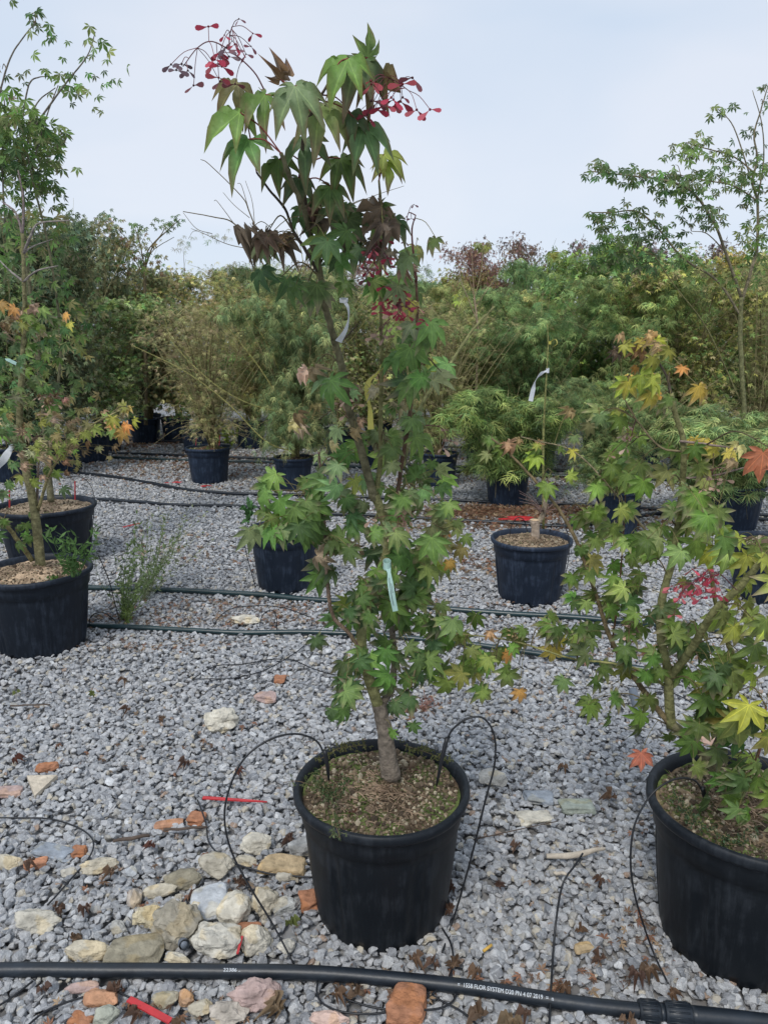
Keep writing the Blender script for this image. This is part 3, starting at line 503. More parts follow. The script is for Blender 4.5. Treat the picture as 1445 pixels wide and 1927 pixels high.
# --- right maple
b1 = pot_top(1420, 1.84, .43)
t1 = tree('spreading maple with yellowing leaves, planted in the large pot at the right edge', b1,
 [('trunk', [(1418, 1540, 1.64), (1388, 1505, 1.64), (1340, 1440, 1.66), (1300, 1395, 1.68), (1262, 1362, 1.7)], .0165, .0135, DKG),
  ('trunk', [(1262, 1368, 1.7), (1258, 1310, 1.7), (1256, 1262, 1.7), (1243, 1200, 1.7), (1245, 1130, 1.7), (1263, 1060, 1.7), (1276, 980, 1.69), (1284, 900, 1.68), (1285, 830, 1.66), (1270, 780, 1.66), (1262, 740, 1.65)], .0135, .0055, GB),
  ('branch', [(1258, 1360, 1.7), (1225, 1320, 1.72), (1190, 1270, 1.75), (1160, 1225, 1.78), (1140, 1180, 1.8), (1118, 1110, 1.82), (1085, 1020, 1.85), (1052, 960, 1.88), (1015, 915, 1.92), (970, 865, 1.95), (925, 825, 1.98)], .0085, .0028, (.17, .13, .07)),
  ('branch', [(1258, 1275, 1.7), (1300, 1222, 1.66), (1340, 1155, 1.62), (1385, 1110, 1.58), (1430, 1060, 1.54), (1480, 1010, 1.5)], .0115, .007, GB),
  ('branch', [(1385, 1245, 1.75), (1365, 1200, 1.78), (1345, 1130, 1.8), (1335, 1040, 1.82), (1328, 950, 1.84)], .008, .004, (.2, .19, .07)), ('branch', [(1330, 1440, 1.66), (1370, 1340, 1.7), (1385, 1240, 1.75)], .008, .008, DKG),
  ('branch', [(1250, 1290, 1.7), (1205, 1262, 1.72), (1150, 1248, 1.75), (1070, 1238, 1.8), (960, 1205, 1.85), (840, 1190, 1.9)], .0045, .0018, YG),
  ('branch', [(1220, 1005, 1.8), (1150, 920, 1.85), (1080, 850, 1.9), (1010, 830, 1.95), (980, 822, 1.98)], .003, .0014, (.24, .2, .12)), ('branch', [(1278, 830, 1.66), (1320, 835, 1.62), (1385, 845, 1.58)], .0035, .0025, (.25, .19, .16)), ('branch', [(1282, 900, 1.68), (1340, 895, 1.66), (1400, 880, 1.64)], .003, .0018, (.25, .19, .16)),
  ('branch', [(1284, 850, 1.67), (1240, 840, 1.7), (1190, 780, 1.74), (1170, 740, 1.76)], .003, .0015, (.2, .16, .09)), ('branch', [(1262, 740, 1.65), (1250, 700, 1.64), (1215, 650, 1.62)], .0035, .002, DK),
  ('branch', [(1150, 1220, 1.79), (1165, 1100, 1.85), (1175, 960, 1.9), (1180, 800, 1.95)], .003, .0014, (.16, .09, .05)), ('branch', [(1390, 1500, 1.62), (1425, 1420, 1.56), (1440, 1330, 1.54)], .005, .003, (.2, .1, .07))],
 [(1205, 650, 28, 22, 6, .04, 'yg+y+br+pu', 1.62), (1190, 720, 28, 25, 6, .046, 'yg+y+yg', 1.64), (1255, 725, 22, 16, 4, .042, 'or+y', 1.62), (1225, 690, 12, 8, 2, .03, 'or', 1.6), (1240, 760, 25, 20, 4, .045, 'gg+g', 1.66), (1215, 655, 20, 30, 3, .03, 'pu+be', 1.64),
  (1110, 790, 25, 20, 4, .045, 'gg+be', 1.8), (1165, 790, 30, 25, 4, .04, 'g+yg', 1.8), (1060, 840, 40, 25, 4, .035, 'yg+gg+g', 1.92), (940, 840, 30, 20, 4, .04, 'g+gg+be', 1.97), (1040, 890, 25, 20, 3, .045, 'lg+yg', 1.9), (1000, 830, 20, 12, 3, .03, 'yg+be', 1.95),
  (1150, 880, 35, 25, 4, .062, 'g+lg', 1.8), (1155, 940, 45, 35, 6, .058, 'g+lg', 1.8), (1095, 960, 30, 30, 4, .05, 'lg+g', 1.86), (1250, 920, 45, 35, 5, .07, 'g+lg', 1.62), (1235, 1000, 45, 35, 5, .072, 'g+gg', 1.66), (1290, 1005, 35, 35, 4, .07, 'lg+g', 1.66),
  (1150, 1010, 55, 40, 7, .055, 'g+lg', 1.82), (1215, 1060, 45, 35, 5, .05, 'g+lg', 1.78), (1160, 1110, 55, 40, 7, .055, 'g+dg', 1.8), (1110, 1090, 35, 40, 5, .048, 'g+lg', 1.84), (1300, 930, 55, 40, 5, .05, 'lg+yg+gg', 1.68), (1340, 860, 50, 35, 5, .038, 'y+yg+be', 1.66),
  (1365, 840, 12, 8, 2, .045, 'y', 1.6), (1400, 1020, 40, 30, 5, .055, 'yg+lg', 1.62), (1340, 1000, 35, 35, 4, .055, 'yg+lg', 1.7), (1330, 1080, 45, 35, 4, .05, 'g+lg+yg', 1.72), (1390, 1130, 40, 30, 4, .055, 'yg+lg', 1.6), (1420, 1170, 30, 45, 5, .075, 'yg+lg', 1.52), (1395, 1230, 40, 40, 5, .07, 'g+lg', 1.58),
  (1200, 1170, 60, 40, 7, .06, 'g+bg', 1.76), (1130, 1190, 50, 40, 6, .055, 'g+dg', 1.8), (1290, 1180, 50, 40, 7, .058, 'g+bg', 1.7), (1320, 1250, 50, 35, 7, .062, 'g+dg', 1.64), (1250, 1200, 40, 30, 4, .055, 'g', 1.72),
  (1390, 1300, 45, 30, 5, .075, 'yg+lg', 1.54), (1400, 1350, 35, 25, 4, .075, 'yg+lg', 1.52), (1200, 1120, 40, 40, 5, .05, 'g+lg', 1.8), (1180, 840, 45, 30, 5, .05, 'lg+gg', 1.8), (1250, 860, 40, 30, 4, .055, 'g+lg', 1.7), (1130, 1040, 40, 30, 5, .05, 'lg+g', 1.85), (1360, 950, 40, 30, 4, .05, 'lg+g', 1.66), (1325, 1310, 40, 35, 6, .06, 'g+dg', 1.6), (1350, 1370, 45, 35, 6, .065, 'g+lg', 1.58), (1300, 1405, 40, 25, 5, .06, 'dg+g', 1.62), (1385, 1425, 45, 35, 7, .062, 'g+dg', 1.56), (1350, 1480, 30, 20, 4, .06, 'g+dg', 1.56), (1425, 1480, 25, 40, 5, .065, 'g+lg', 1.52),
  (1150, 1290, 45, 25, 5, .055, 'dg+g', 1.76), (1125, 1320, 25, 20, 3, .052, 'dg+g', 1.76), (1180, 1370, 18, 18, 2, .05, 'dg+red', 1.76), (1200, 1250, 35, 25, 3, .05, 'g+yg', 1.74),
  (1090, 1190, 45, 30, 6, .052, 'g+dg', 1.8), (1055, 1225, 12, 15, 2, .055, 'y+br', 1.8), (1015, 1190, 40, 25, 6, .052, 'g+dg', 1.83), (975, 1250, 20, 15, 2, .052, 'br+or', 1.84), (930, 1265, 40, 25, 6, .058, 'g+lg', 1.86), (870, 1245, 40, 30, 7, .06, 'g+lg', 1.88), (900, 1205, 45, 22, 6, .05, 'lg+g+be', 1.87), (840, 1200, 30, 20, 4, .05, 'g', 1.9), (820, 1255, 25, 25, 3, .055, 'g+dg', 1.9), (950, 1190, 30, 15, 4, .04, 'g+be', 1.86),
  (1447, 842, 4, 18, 2, .055, 'red', 1.15), (1440, 1080, 20, 20, 2, .06, 'yg', 1.5)],
 seeds=[(1330, 1090, 1.6, [(1385, 1110, 1.56), (1350, 1078, 1.48), (1320, 1085, 1.48), (1290, 1105, 1.48)], 30, .022, [(.5, .07, .1), (.52, .14, .15), (.4, .04, .07)]), (1350, 890, 1.65, [(1380, 885, 1.65), (1350, 880, 1.65), (1330, 890, 1.65)], 7, .024, BEIC), (1185, 1230, 1.7, [(1200, 1190, 1.72), (1190, 1170, 1.72), (1180, 1180, 1.72)], 4, .026, BEIC), (1190, 820, 1.75, [(1195, 790, 1.75), (1190, 810, 1.75), (1185, 830, 1.75)], 6, .022, BEIC)], dsp=.09, dY=.19, lsc=.98, tintc=(1.15, 1.1, .78), nsc=1.12)
# --- left maple in the scuffed pot
b2 = pot_top(78, 3.95, .45)
t2 = tree('thin olive-stemmed maple with bare upper twigs, planted in the scuffed left pot', b2,
 [('trunk', [(78, 1075, 3.95), (72, 1010, 3.95), (62, 940, 3.95), (47, 870, 3.95), (38, 800, 3.95), (42, 700, 3.95), (48, 600, 3.95), (46, 520, 3.9), (43, 440, 3.9)], .027, .008, (.19, .175, .09)),
  ('branch', [(62, 1055, 3.95), (30, 1010, 3.9), (0, 975, 3.85), (-40, 940, 3.8)], .014, .008, (.22, .19, .09)), ('branch', [(44, 480, 3.9), (60, 440, 3.85), (75, 420, 3.85), (130, 415, 3.8)], .008, .003, (.25, .22, .2)),
  ('branch', [(45, 530, 3.9), (20, 510, 3.95), (0, 490, 4.0)], .006, .003, (.25, .22, .2)), ('branch', [(45, 530, 3.9), (70, 510, 3.85), (110, 500, 3.8)], .006, .0025, (.25, .22, .2)), ('branch', [(44, 480, 3.9), (60, 465, 3.95), (100, 450, 4.0)], .005, .002, (.25, .22, .2)), ('branch', [(43, 440, 3.9), (30, 400, 3.95), (5, 380, 4)], .007, .003, (.2, .16, .15)), ('branch', [(43, 445, 3.9), (45, 380, 3.9), (35, 320, 3.9)], .007, .003, (.2, .16, .15)),
  ('branch', [(72, 960, 3.95), (100, 880, 3.9), (160, 810, 3.8), (230, 770, 3.7)], .009, .003, (.24, .21, .1)), ('branch', [(70, 990, 3.95), (72, 900, 4.0), (78, 800, 4.05)], .008, .004, (.2, .15, .12))],
 [(60, 590, 35, 15, 7, .06, 'or+y+be'), (45, 615, 22, 20, 5, .055, 'be+br'), (75, 600, 25, 20, 5, .06, 'yg+lg'), (70, 640, 40, 30, 14, .06, 'g+dg'), (25, 650, 25, 30, 8, .06, 'bg+g'), (20, 720, 35, 35, 12, .065, 'g+gg+g'), (70, 700, 30, 40, 12, .055, 'g+dg'), (15, 790, 25, 40, 12, .065, 'dg+g'), (65, 790, 40, 40, 16, .05, 'dg+g+be'),
  (95, 745, 25, 15, 9, .035, 'be+br'), (55, 820, 30, 15, 7, .04, 'be+gg'), (120, 810, 45, 35, 26, .045, 'ol+be+yg'), (110, 850, 45, 25, 20, .045, 'yg+be+ol'), (180, 790, 40, 25, 14, .045, 'ol+be+lg'), (245, 800, 20, 20, 4, .075, 'or+y'), (250, 770, 20, 8, 3, .06, 'y+yg'), (205, 800, 25, 20, 7, .055, 'lg+yg'), (165, 850, 30, 25, 10, .035, 'ol+br'), (60, 885, 40, 22, 8, .065, 'yg+g'), (20, 900, 25, 25, 8, .06, 'g+dg'), (30, 960, 40, 20, 8, .06, 'g+dg'), (35, 1000, 25, 15, 5, .055, 'g'), (15, 860, 20, 30, 8, .05, 'g+dg'), (0, 610, 14, 20, 6, .05, 'br+be')], dsp=.16, twr=.003,
 seeds=[(95, 745, 3.9, [(50, 760, 3.95), (80, 745, 3.9), (105, 750, 3.9)], 9, .03, BEIC)])
# --- tall maple in the widest pot, shoots against the sky
b3 = pot_top(95, 5.6, .45)
SL = (.17, .15, .12)
t3 = tree('tall maple with long whippy shoots against the sky, growing in the widest pot at left', b3,
 [('trunk', [(97, 945, 5.6), (92, 890, 5.6), (85, 800, 5.6), (70, 650, 5.6), (52, 500, 5.6), (44, 380, 5.6), (42, 260, 5.6)], .026, .007, (.16, .15, .09)), ('branch', [(92, 880, 5.6), (102, 780, 5.55), (115, 650, 5.5), (95, 480, 5.5), (60, 330, 5.5), (45, 250, 5.5)], .012, .005, (.15, .14, .08)),
  ('branch', [(44, 300, 5.6), (60, 250, 5.6), (100, 190, 5.6), (130, 150, 5.6), (165, 105, 5.6), (180, 60, 5.6)], .008, .003, SL), ('branch', [(42, 230, 5.6), (55, 160, 5.6), (75, 145, 5.6), (100, 145, 5.6)], .006, .003, SL), ('branch', [(45, 260, 5.6), (70, 195, 5.6), (105, 165, 5.6)], .006, .003, SL), ('branch', [(60, 320, 5.6), (85, 230, 5.6), (110, 160, 5.6)], .006, .003, SL),
  ('branch', [(-20, 300, 5.5), (0, 180, 5.5), (20, 110, 5.5), (45, 70, 5.5), (68, 42, 5.5)], .007, .003, SL), ('branch', [(10, 420, 5.5), (5, 300, 5.5), (10, 200, 5.5), (-5, 150, 5.5)], .006, .003, SL)],
 [(110, 700, 40, 60, 60, .075, 'g+dg+ol'), (90, 560, 35, 60, 60, .075, 'dg+g'), (130, 600, 30, 50, 40, .075, 'ol+g+dg'), (25, 450, 35, 50, 50, .075, 'dg+g'), (85, 440, 30, 40, 36, .075, 'g+dg+ol'), (100, 800, 40, 40, 34, .07, 'g+ol+be'), (68, 35, 12, 10, 12, .06, 'dg+g'), (70, 52, 8, 8, 4, .05, 'dg'), (182, 60, 12, 10, 5, .07, 'lg+g'), (172, 100, 18, 16, 8, .065, 'g+dg+lg'), (150, 120, 22, 18, 9, .06, 'g+dg'), (120, 145, 22, 16, 18, .07, 'lg+g'), (110, 165, 20, 12, 7, .055, 'dg+g'), (5, 130, 10, 14, 8, .055, 'dg'), (0, 180, 8, 10, 4, .05, 'pu+dg'),
  (40, 222, 42, 24, 70, .08, 'g+lg+g'), (60, 240, 35, 16, 34, .08, 'g+dg'), (30, 265, 40, 25, 50, .08, 'lg+g+dg'), (75, 265, 22, 14, 22, .06, 'lg+g'), (15, 290, 35, 25, 36, .08, 'g+dg'), (50, 305, 38, 24, 46, .08, 'g+dg'), (40, 345, 42, 24, 90, .06, 'dg+g'), (65, 330, 25, 15, 22, .06, 'dg+bg')], T=T_mid, petiole=False, leafmat=M_leafbg, dsp=.28, twr=.004)
# --- tall airy maple at the right, against the sky
SR = (.2, .17, .11)
b4 = np.array([xfor(1405, 7.6, 0), 7.6, 0])
def along(pts, n, s, pal, rx=14, ry=12):
    P = np.array([p[:2] for p in pts], float); out = []
    t = np.linspace(0, len(P) - 1, n)
    for u in t:
        i = min(int(u), len(P) - 2); q = P[i] + (P[i + 1] - P[i]) * (u - i); out.append((q[0] + rs.normal(0, 5), q[1] + rs.normal(2, 6), rx, ry, 6, s, pal, pts[i][2]))
    return out
BA = [(1343, 420, 7.4), (1302, 362, 7.3), (1252, 340, 7.2), (1180, 330, 7.1), (1108, 322, 7.0)]
BB = [(1285, 486, 7.5), (1239, 432, 7.5), (1198, 398, 7.5), (1150, 400, 7.5), (1112, 400, 7.5)]
BC = [(1424, 330, 7.6), (1380, 295, 7.6), (1330, 280, 7.6), (1290, 268, 7.6)]
BD = [(1410, 330, 7.6), (1380, 240, 7.6), (1350, 205, 7.6)]
BE = [(1424, 378, 7.5), (1380, 350, 7.4), (1330, 340, 7.3), (1280, 330, 7.2)]
t4 = tree('tall airy maple standing against the sky at the right edge', b4,
 [('trunk', [(1405, 960, 7.6), (1400, 800, 7.6), (1392, 640, 7.6), (1394, 560, 7.6)], .026, .02, (.17, .17, .08)), ('trunk', [(1394, 560, 7.6), (1364, 474, 7.5), *BA], .015, .005, SR), ('branch', [(1396, 600, 7.6), (1350, 530, 7.6), *BB], .012, .005, SR),
  ('branch', [(1394, 570, 7.6), (1415, 500, 7.6), (1424, 461, 7.6), (1424, 378, 7.6), (1414, 341, 7.6), (1424, 300, 7.6), (1418, 254, 7.6), (1430, 210, 7.6), (1443, 165, 7.6)], .016, .005, SR), ('branch', BC, .008, .004, SR), ('branch', BD, .007, .003, SR), ('branch', BE, .008, .004, SR), ('branch', [(1424, 380, 7.6), (1436, 300, 7.6), (1432, 230, 7.6), (1415, 170, 7.6)], .008, .003, SR), ('branch', [(1364, 474, 7.5), (1330, 440, 7.4), (1300, 435, 7.4)], .006, .003, SR), ('branch', [(1394, 760, 7.6), (1330, 620, 7.5), (1270, 540, 7.4), (1230, 480, 7.4)], .009, .004, (.17, .16, .07))],
 along(BA, 22, .075, 'dg+g+bg') + along(BB, 15, .07, 'dg+g') + along(BC, 9, .07, 'dg+g+lg', 12, 10) + along(BE, 12, .07, 'dg+g', 18, 14) + along([(1420, 330, 7.6), (1425, 260, 7.6), (1430, 190, 7.6)], 6, .055, 'dg', 12, 10) + along([(1343, 420, 7.4), (1310, 400, 7.4), (1290, 420, 7.4)], 4, .065, 'dg', 14, 14)
 + [(1352, 207, 14, 8, 12, .065, 'dg+lg', 7.6), (1418, 172, 5, 6, 4, .05, 'dg', 7.6), (1290, 265, 18, 12, 14, .07, 'lg+g', 7.6), (1270, 310, 30, 18, 14, .075, 'g+lg', 7.3), (1265, 355, 35, 18, 24, .075, 'dg+g', 7.3), (1340, 340, 30, 25, 12, .07, 'dg+g', 7.5), (1380, 310, 25, 20, 14, .065, 'dg', 7.5), (1440, 450, 25, 40, 40, .08, 'g+lg', 7.6), (1400, 440, 20, 18, 14, .075, 'lg+g', 7.6), (1440, 340, 15, 30, 14, .07, 'dg', 7.6),
    (1150, 440, 25, 20, 20, .07, 'g+dg', 7.5), (1170, 470, 35, 25, 50, .075, 'g+bg', 7.5), (1215, 440, 25, 18, 18, .07, 'dg', 7.5), (1130, 480, 20, 20, 24, .075, 'bg+g', 7.6), (1200, 500, 40, 25, 50, .07, 'bg+dg', 7.6), (1440, 400, 20, 20, 12, .07, 'dg', 7.6), (1415, 520, 35, 15, 20, .07, 'ol+g', 7.6), (1330, 520, 50, 20, 30, .065, 'ol+g+yg', 7.6)],
 T=T_mid, petiole=False, leafmat=M_leafbg, dsp=.13, twr=.004, face=.55)
TWC = (.15, .12, .07); YST = (.3, .28, .1)
t5 = tree('bare spreading twigs against the sky, left of the central stem', np.array([xfor(552, 8.3, .34), 8.3, .34]),
 [('trunk', [(552, 860, 8.3), (553, 780, 8.3), (548, 700, 8.3), (540, 600, 8.3)], .02, .014, YST), ('branch', [(540, 610, 8.3), (515, 540, 8.2), (480, 470, 8.2), (440, 420, 8.2), (400, 408, 8.1), (345, 398, 8.1)], .011, .004, TWC), ('branch', [(548, 760, 8.3), (500, 640, 8.2), (430, 560, 8.1), (360, 520, 8.0), (290, 525, 8.0)], .010, .003, YST), ('branch', [(550, 790, 8.3), (480, 680, 8.1), (400, 590, 8.0), (330, 560, 7.9)], .009, .003, YST),
  ('branch', [(530, 580, 8.3), (500, 480, 8.3), (470, 400, 8.3), (455, 370, 8.3), (395, 310, 8.3), (378, 300, 8.3)], .009, .003, TWC), ('branch', [(470, 400, 8.3), (455, 350, 8.3), (447, 345, 8.3)], .004, .0025, TWC), ('branch', [(480, 430, 8.3), (475, 380, 8.3), (462, 340, 8.3)], .004, .0025, TWC), ('branch', [(470, 410, 8.3), (440, 385, 8.3), (420, 362, 8.3)], .004, .0025, TWC), ('branch', [(440, 420, 8.2), (410, 380, 8.2), (403, 378, 8.2)], .004, .0025, TWC), ('branch', [(400, 440, 8.2), (370, 430, 8.2), (345, 400, 8.2)], .004, .0025, TWC), ('branch', [(480, 470, 8.2), (430, 460, 8.2), (385, 440, 8.2), (360, 430, 8.2)], .005, .0025, TWC),
  ('branch', [(555, 560, 8.4), (590, 470, 8.4), (640, 400, 8.4), (700, 370, 8.4), (760, 350, 8.4)], .006, .0025, TWC), ('branch', [(540, 600, 8.4), (570, 520, 8.4), (560, 440, 8.4), (540, 400, 8.4)], .006, .0025, YST), ('branch', [(560, 800, 8.3), (600, 700, 8.4), (660, 640, 8.4), (690, 600, 8.4)], .008, .003, YST), ('branch', [(548, 780, 8.2), (470, 760, 8.0), (400, 720, 7.9), (330, 650, 7.9), (310, 600, 7.9)], .008, .003, YST), ('branch', [(552, 850, 8.2), (500, 830, 8.0), (430, 760, 7.9), (350, 700, 7.9), (250, 650, 7.9)], .009, .003, YST)],
 [(355, 450, 18, 12, 8, .05, 'ol+dg', 8.1), (345, 465, 16, 10, 8, .05, 'ol', 8.1), (400, 450, 16, 12, 6, .05, 'ol+g', 8.2), (425, 440, 14, 12, 6, .05, 'ol', 8.2), (530, 470, 30, 20, 16, .06, 'ol+g', 8.3), (500, 500, 30, 20, 16, .06, 'g+ol', 8.3), (375, 440, 12, 10, 5, .04, 'ol', 8.2)], T=T_thread, petiole=False, leafmat=M_leafbg, cat='shrub', name='bare_shrub', dsp=.1, twr=.003)
t6 = tree('knobbly dark shoots with small leaf heads on the skyline left of the bare twigs', np.array([xfor(275, 11.6, .1), 11.6, .1]),
 [('trunk', [(275, 800, 11.6), (274, 600, 11.6), (272, 500, 11.6)], .03, .02, TWC), ('branch', [(272, 510, 11.6), (290, 460, 11.6), (320, 430, 11.6), (340, 412, 11.6)], .012, .005, TWC), ('branch', [(272, 500, 11.6), (280, 470, 11.6), (305, 440, 11.6), (310, 425, 11.6)], .01, .005, TWC), ('branch', [(272, 500, 11.6), (262, 450, 11.6), (255, 432, 11.6)], .01, .005, TWC), ('branch', [(272, 500, 11.6), (290, 470, 11.6), (328, 446, 11.6)], .008, .004, TWC), ('branch', [(272, 520, 11.6), (250, 480, 11.6), (240, 450, 11.6)], .008, .004, TWC)],
 [(310, 425, 16, 8, 16, .07, 'g+dg', 11.6), (260, 430, 15, 6, 12, .065, 'g+dg', 11.6), (338, 415, 8, 6, 8, .06, 'dg', 11.6), (245, 460, 16, 14, 24, .07, 'br+dg+ol', 11.6), (280, 455, 14, 10, 12, .07, 'ol+br', 11.6), (240, 490, 22, 20, 40, .07, 'dg+br+ol', 11.6), (285, 495, 24, 20, 40, .07, 'ol+g+br', 11.6), (205, 420, 16, 14, 36, .07, 'dg+br+ol', 11.6), (200, 450, 22, 20, 46, .07, 'dg+ol+br', 11.6)], T=T_mid, petiole=False, leafmat=M_leafbg, dsp=.2, twr=.004)
t7 = tree('thin tan shoots topped by a small leaf tuft, in front of the broad red-brown crown', np.array([xfor(897, 9.0, .1), 9.0, .1]),
 [('trunk', [(893, 820, 9), (897, 700, 9), (900, 640, 9), (896, 590, 9), (892, 560, 9)], .016, .011, (.34, .26, .18)), ('branch', [(896, 600, 9), (880, 560, 9), (868, 530, 9), (862, 495, 9)], .007, .003, (.34, .26, .18)), ('branch', [(892, 565, 9), (890, 520, 9), (886, 460, 9), (886, 455, 9)], .007, .003, (.3, .22, .14)), ('branch', [(892, 565, 9), (905, 510, 9), (908, 470, 9), (912, 460, 9)], .006, .003, (.3, .26, .14)), ('branch', [(893, 580, 9), (920, 540, 9), (940, 510, 9), (952, 493, 9)], .006, .003, (.3, .22, .14)), ('branch', [(892, 560, 9), (875, 500, 9), (864, 493, 9)], .005, .003, (.3, .22, .14)), ('branch', [(893, 640, 9), (920, 590, 9), (935, 545, 9)], .006, .003, (.3, .26, .14))],
 [(910, 460, 14, 5, 9, .09, 'ol+yg', 9.0), (895, 640, 25, 30, 20, .07, 'ol+g', 9.0), (1040, 480, 14, 8, 8, .10, 'lg+yg', 9.4), (868, 560, 14, 8, 6, .07, 'yg', 9.0)], T=T_mid, petiole=False, leafmat=M_leafbg, dsp=.08, twr=.003)
# ------------------------------------------------------------------ background shrubs
def shrub_meshes(kind, h, wd, nst, ntw, nlv, ls, seed, cols, arch=.4):
    q = np.random.RandomState(seed); st = MB(); P = []; D = []
    for i in range(nst):
        a = q.uniform(0, 6.28); out = np.array([math.cos(a), math.sin(a), 0]) * wd / 2 * q.uniform(.3, 1.0); hh = h * q.uniform(.72, 1.03); b = np.array([q.normal(0, .03), q.normal(0, .03), 0])
        ctl = [b, b + out * .18 + (0, 0, hh * .3), b + out * .5 + (0, 0, hh * .65), b + out * .85 + (0, 0, hh * (.93)), b + out * (1.0 + arch * .3) + (0, 0, hh * (1.0 - arch * .12))]
        S = spline(np.array(ctl) + q.normal(0, .03, (5, 3)) * np.array([[0], [1], [1], [1], [1]]), 5); tube(st, S, (.016, .003), 5, np.array((.2, .17, .08)) * q.uniform(.6, 1.3))
        for j in range(ntw):
            t = q.uniform(.10, 1); k = min(int(t * (len(S) - 1)), len(S) - 2); p = S[k]; a2 = q.uniform(0, 6.28); L_ = wd * q.uniform(.12, .32) * (1.15 - .5 * t); dr = np.array([math.cos(a2), math.sin(a2), q.uniform(.0, .9)]); dr /= np.linalg.norm(dr)
            e = p + dr * L_; e2 = e + np.array([dr[0] * L_ * .3, dr[1] * L_ * .3, -L_ * arch * q.uniform(.3, 1)]); TW = spline([p, p + dr * L_ * .6, e2], 4); tube(st, TW, (.004, .0015), 3, np.array((.2, .17, .08) if kind != 'wisp' else (.44, .38, .19)) * q.uniform(.6, 1.4), cap=False)
            for l in range(nlv):
                u = q.uniform(.15, 1.0); x = TW[min(int(u * (len(TW) - 1)), len(TW) - 1)] + q.normal(0, .035 + .03 * (kind != 'thread'), 3); P.append(x)
                dd = np.array([math.cos(a2) + q.normal(0, .6), math.sin(a2) + q.normal(0, .6), -q.uniform(.2, 1.3)]); D.append(dd)
    for i in range({'thread': 26, 'wisp': 60}.get(kind, 9)):   # bare whips among the leaves
        a = q.uniform(0, 6.28); o2 = np.array([math.cos(a), math.sin(a), 0]) * wd * q.uniform(.1, .62); z0, z1 = h * q.uniform(.2, .6), h * q.uniform(.75, 1.08); b_ = o2 * .35 + np.array([0, 0, z0])
        tube(st, spline([b_, o2 * .7 + np.array([0, 0, (z0 + z1) / 2]), o2 * 1.1 + np.array([0, 0, z1])], 4), (.005, .0018), 4, np.array((.42, .37, .19)) * q.uniform(.5, 1.1), cap=False)
    P = np.array(P); D = np.array(D); n = len(P); P[:, 2] = np.maximum(P[:, 2], .02); cc = np.array(cols); C = cc[q.randint(0, len(cc), n)] * np.exp(q.normal(0, .25, (n, 1)))
    # whole twigs share a tone, so clumps read lighter and darker
    tone = np.repeat(np.clip(np.exp(q.normal(-.1, .42, n // nlv)), .3, 1.45), nlv)[:, None]; C = C * tone
    N_ = np.c_[q.normal(0, .5, n), q.normal(0, .5, n), q.uniform(.4, 1, n)]; fo = MB(); put_leaves(fo, T_mid if kind == 'mid' else T_thread, P, D, N_, ls * q.uniform(.7, 1.25, n), C)
    return st.mesh('stems', M_bark, smooth=True), fo.mesh('foliage', M_leafbg)
OLV = [(.50, .48, .2), (.38, .42, .17), (.58, .54, .24), (.42, .36, .2), (.26, .33, .15), (.5, .4, .22)]; GRN = [(.23, .32, .14), (.16, .25, .12), (.32, .39, .17), (.44, .45, .2)]; BRT = [(.25, .39, .14), (.34, .45, .14), (.19, .33, .12)]; DRK = [(.16, .21, .12), (.12, .165, .11), (.22, .22, .13)]; RED = [(.25, .15, .13), (.19, .12, .11), (.34, .24, .16)]; MIXC = [(.36, .36, .16), (.24, .33, .14), (.5, .4, .26), (.46, .42, .16)]
PROT = {'olv': [shrub_meshes('thread', 2.2, 2.1, 10, 42, 22, .085, 1, OLV, .5), shrub_meshes('thread', 2.2, 2.2, 11, 40, 22, .085, 2, OLV, .3)], 'grt': [shrub_meshes('thread', 2.0, 2.0, 10, 42, 22, .09, 3, GRN, .7)],
        'brt': [shrub_meshes('mid', 2.2, 1.8, 8, 32, 20, .06, 4, BRT, .3)], 'drk': [shrub_meshes('mid', 2.4, 1.7, 9, 34, 20, .06, 5, DRK, .3), shrub_meshes('mid', 2.4, 1.9, 9, 34, 20, .06, 6, DRK, .2)], 'red': [shrub_meshes('mid', 2.4, 2.0, 9, 30, 18, .05, 7, RED, .1)],
        'mix': [shrub_meshes('mid', 2.2, 1.9, 9, 32, 20, .055, 8, MIXC, .3)], 'bare': [shrub_meshes('thread', 2.6, 1.9, 13, 7, 4, .07, 9, OLV, .1)], 'wisp': [shrub_meshes('wisp', 2.2, 2.0, 15, 30, 7, .065, 11, OLV + RED[2:], .5), shrub_meshes('wisp', 2.2, 2.1, 14, 32, 8, .07, 12, OLV + GRN, .2)], 'weep': [shrub_meshes('thread', 1.1, 1.2, 9, 30, 22, .13, 10, GRN, 1.8)]}
DESC = {'wisp': 'twiggy wispy yellow-brown shrub', 'olv': 'olive feathery threadleaf maple shrub', 'grt': 'green feathery threadleaf maple shrub', 'brt': 'bright green leafy maple shrub', 'drk': 'dark green dense maple', 'red': 'dusky red-brown maple', 'mix': 'olive and brown speckled maple shrub', 'bare': 'bare-twigged yellow-stemmed shrub', 'weep': 'low weeping threadleaf maple'}
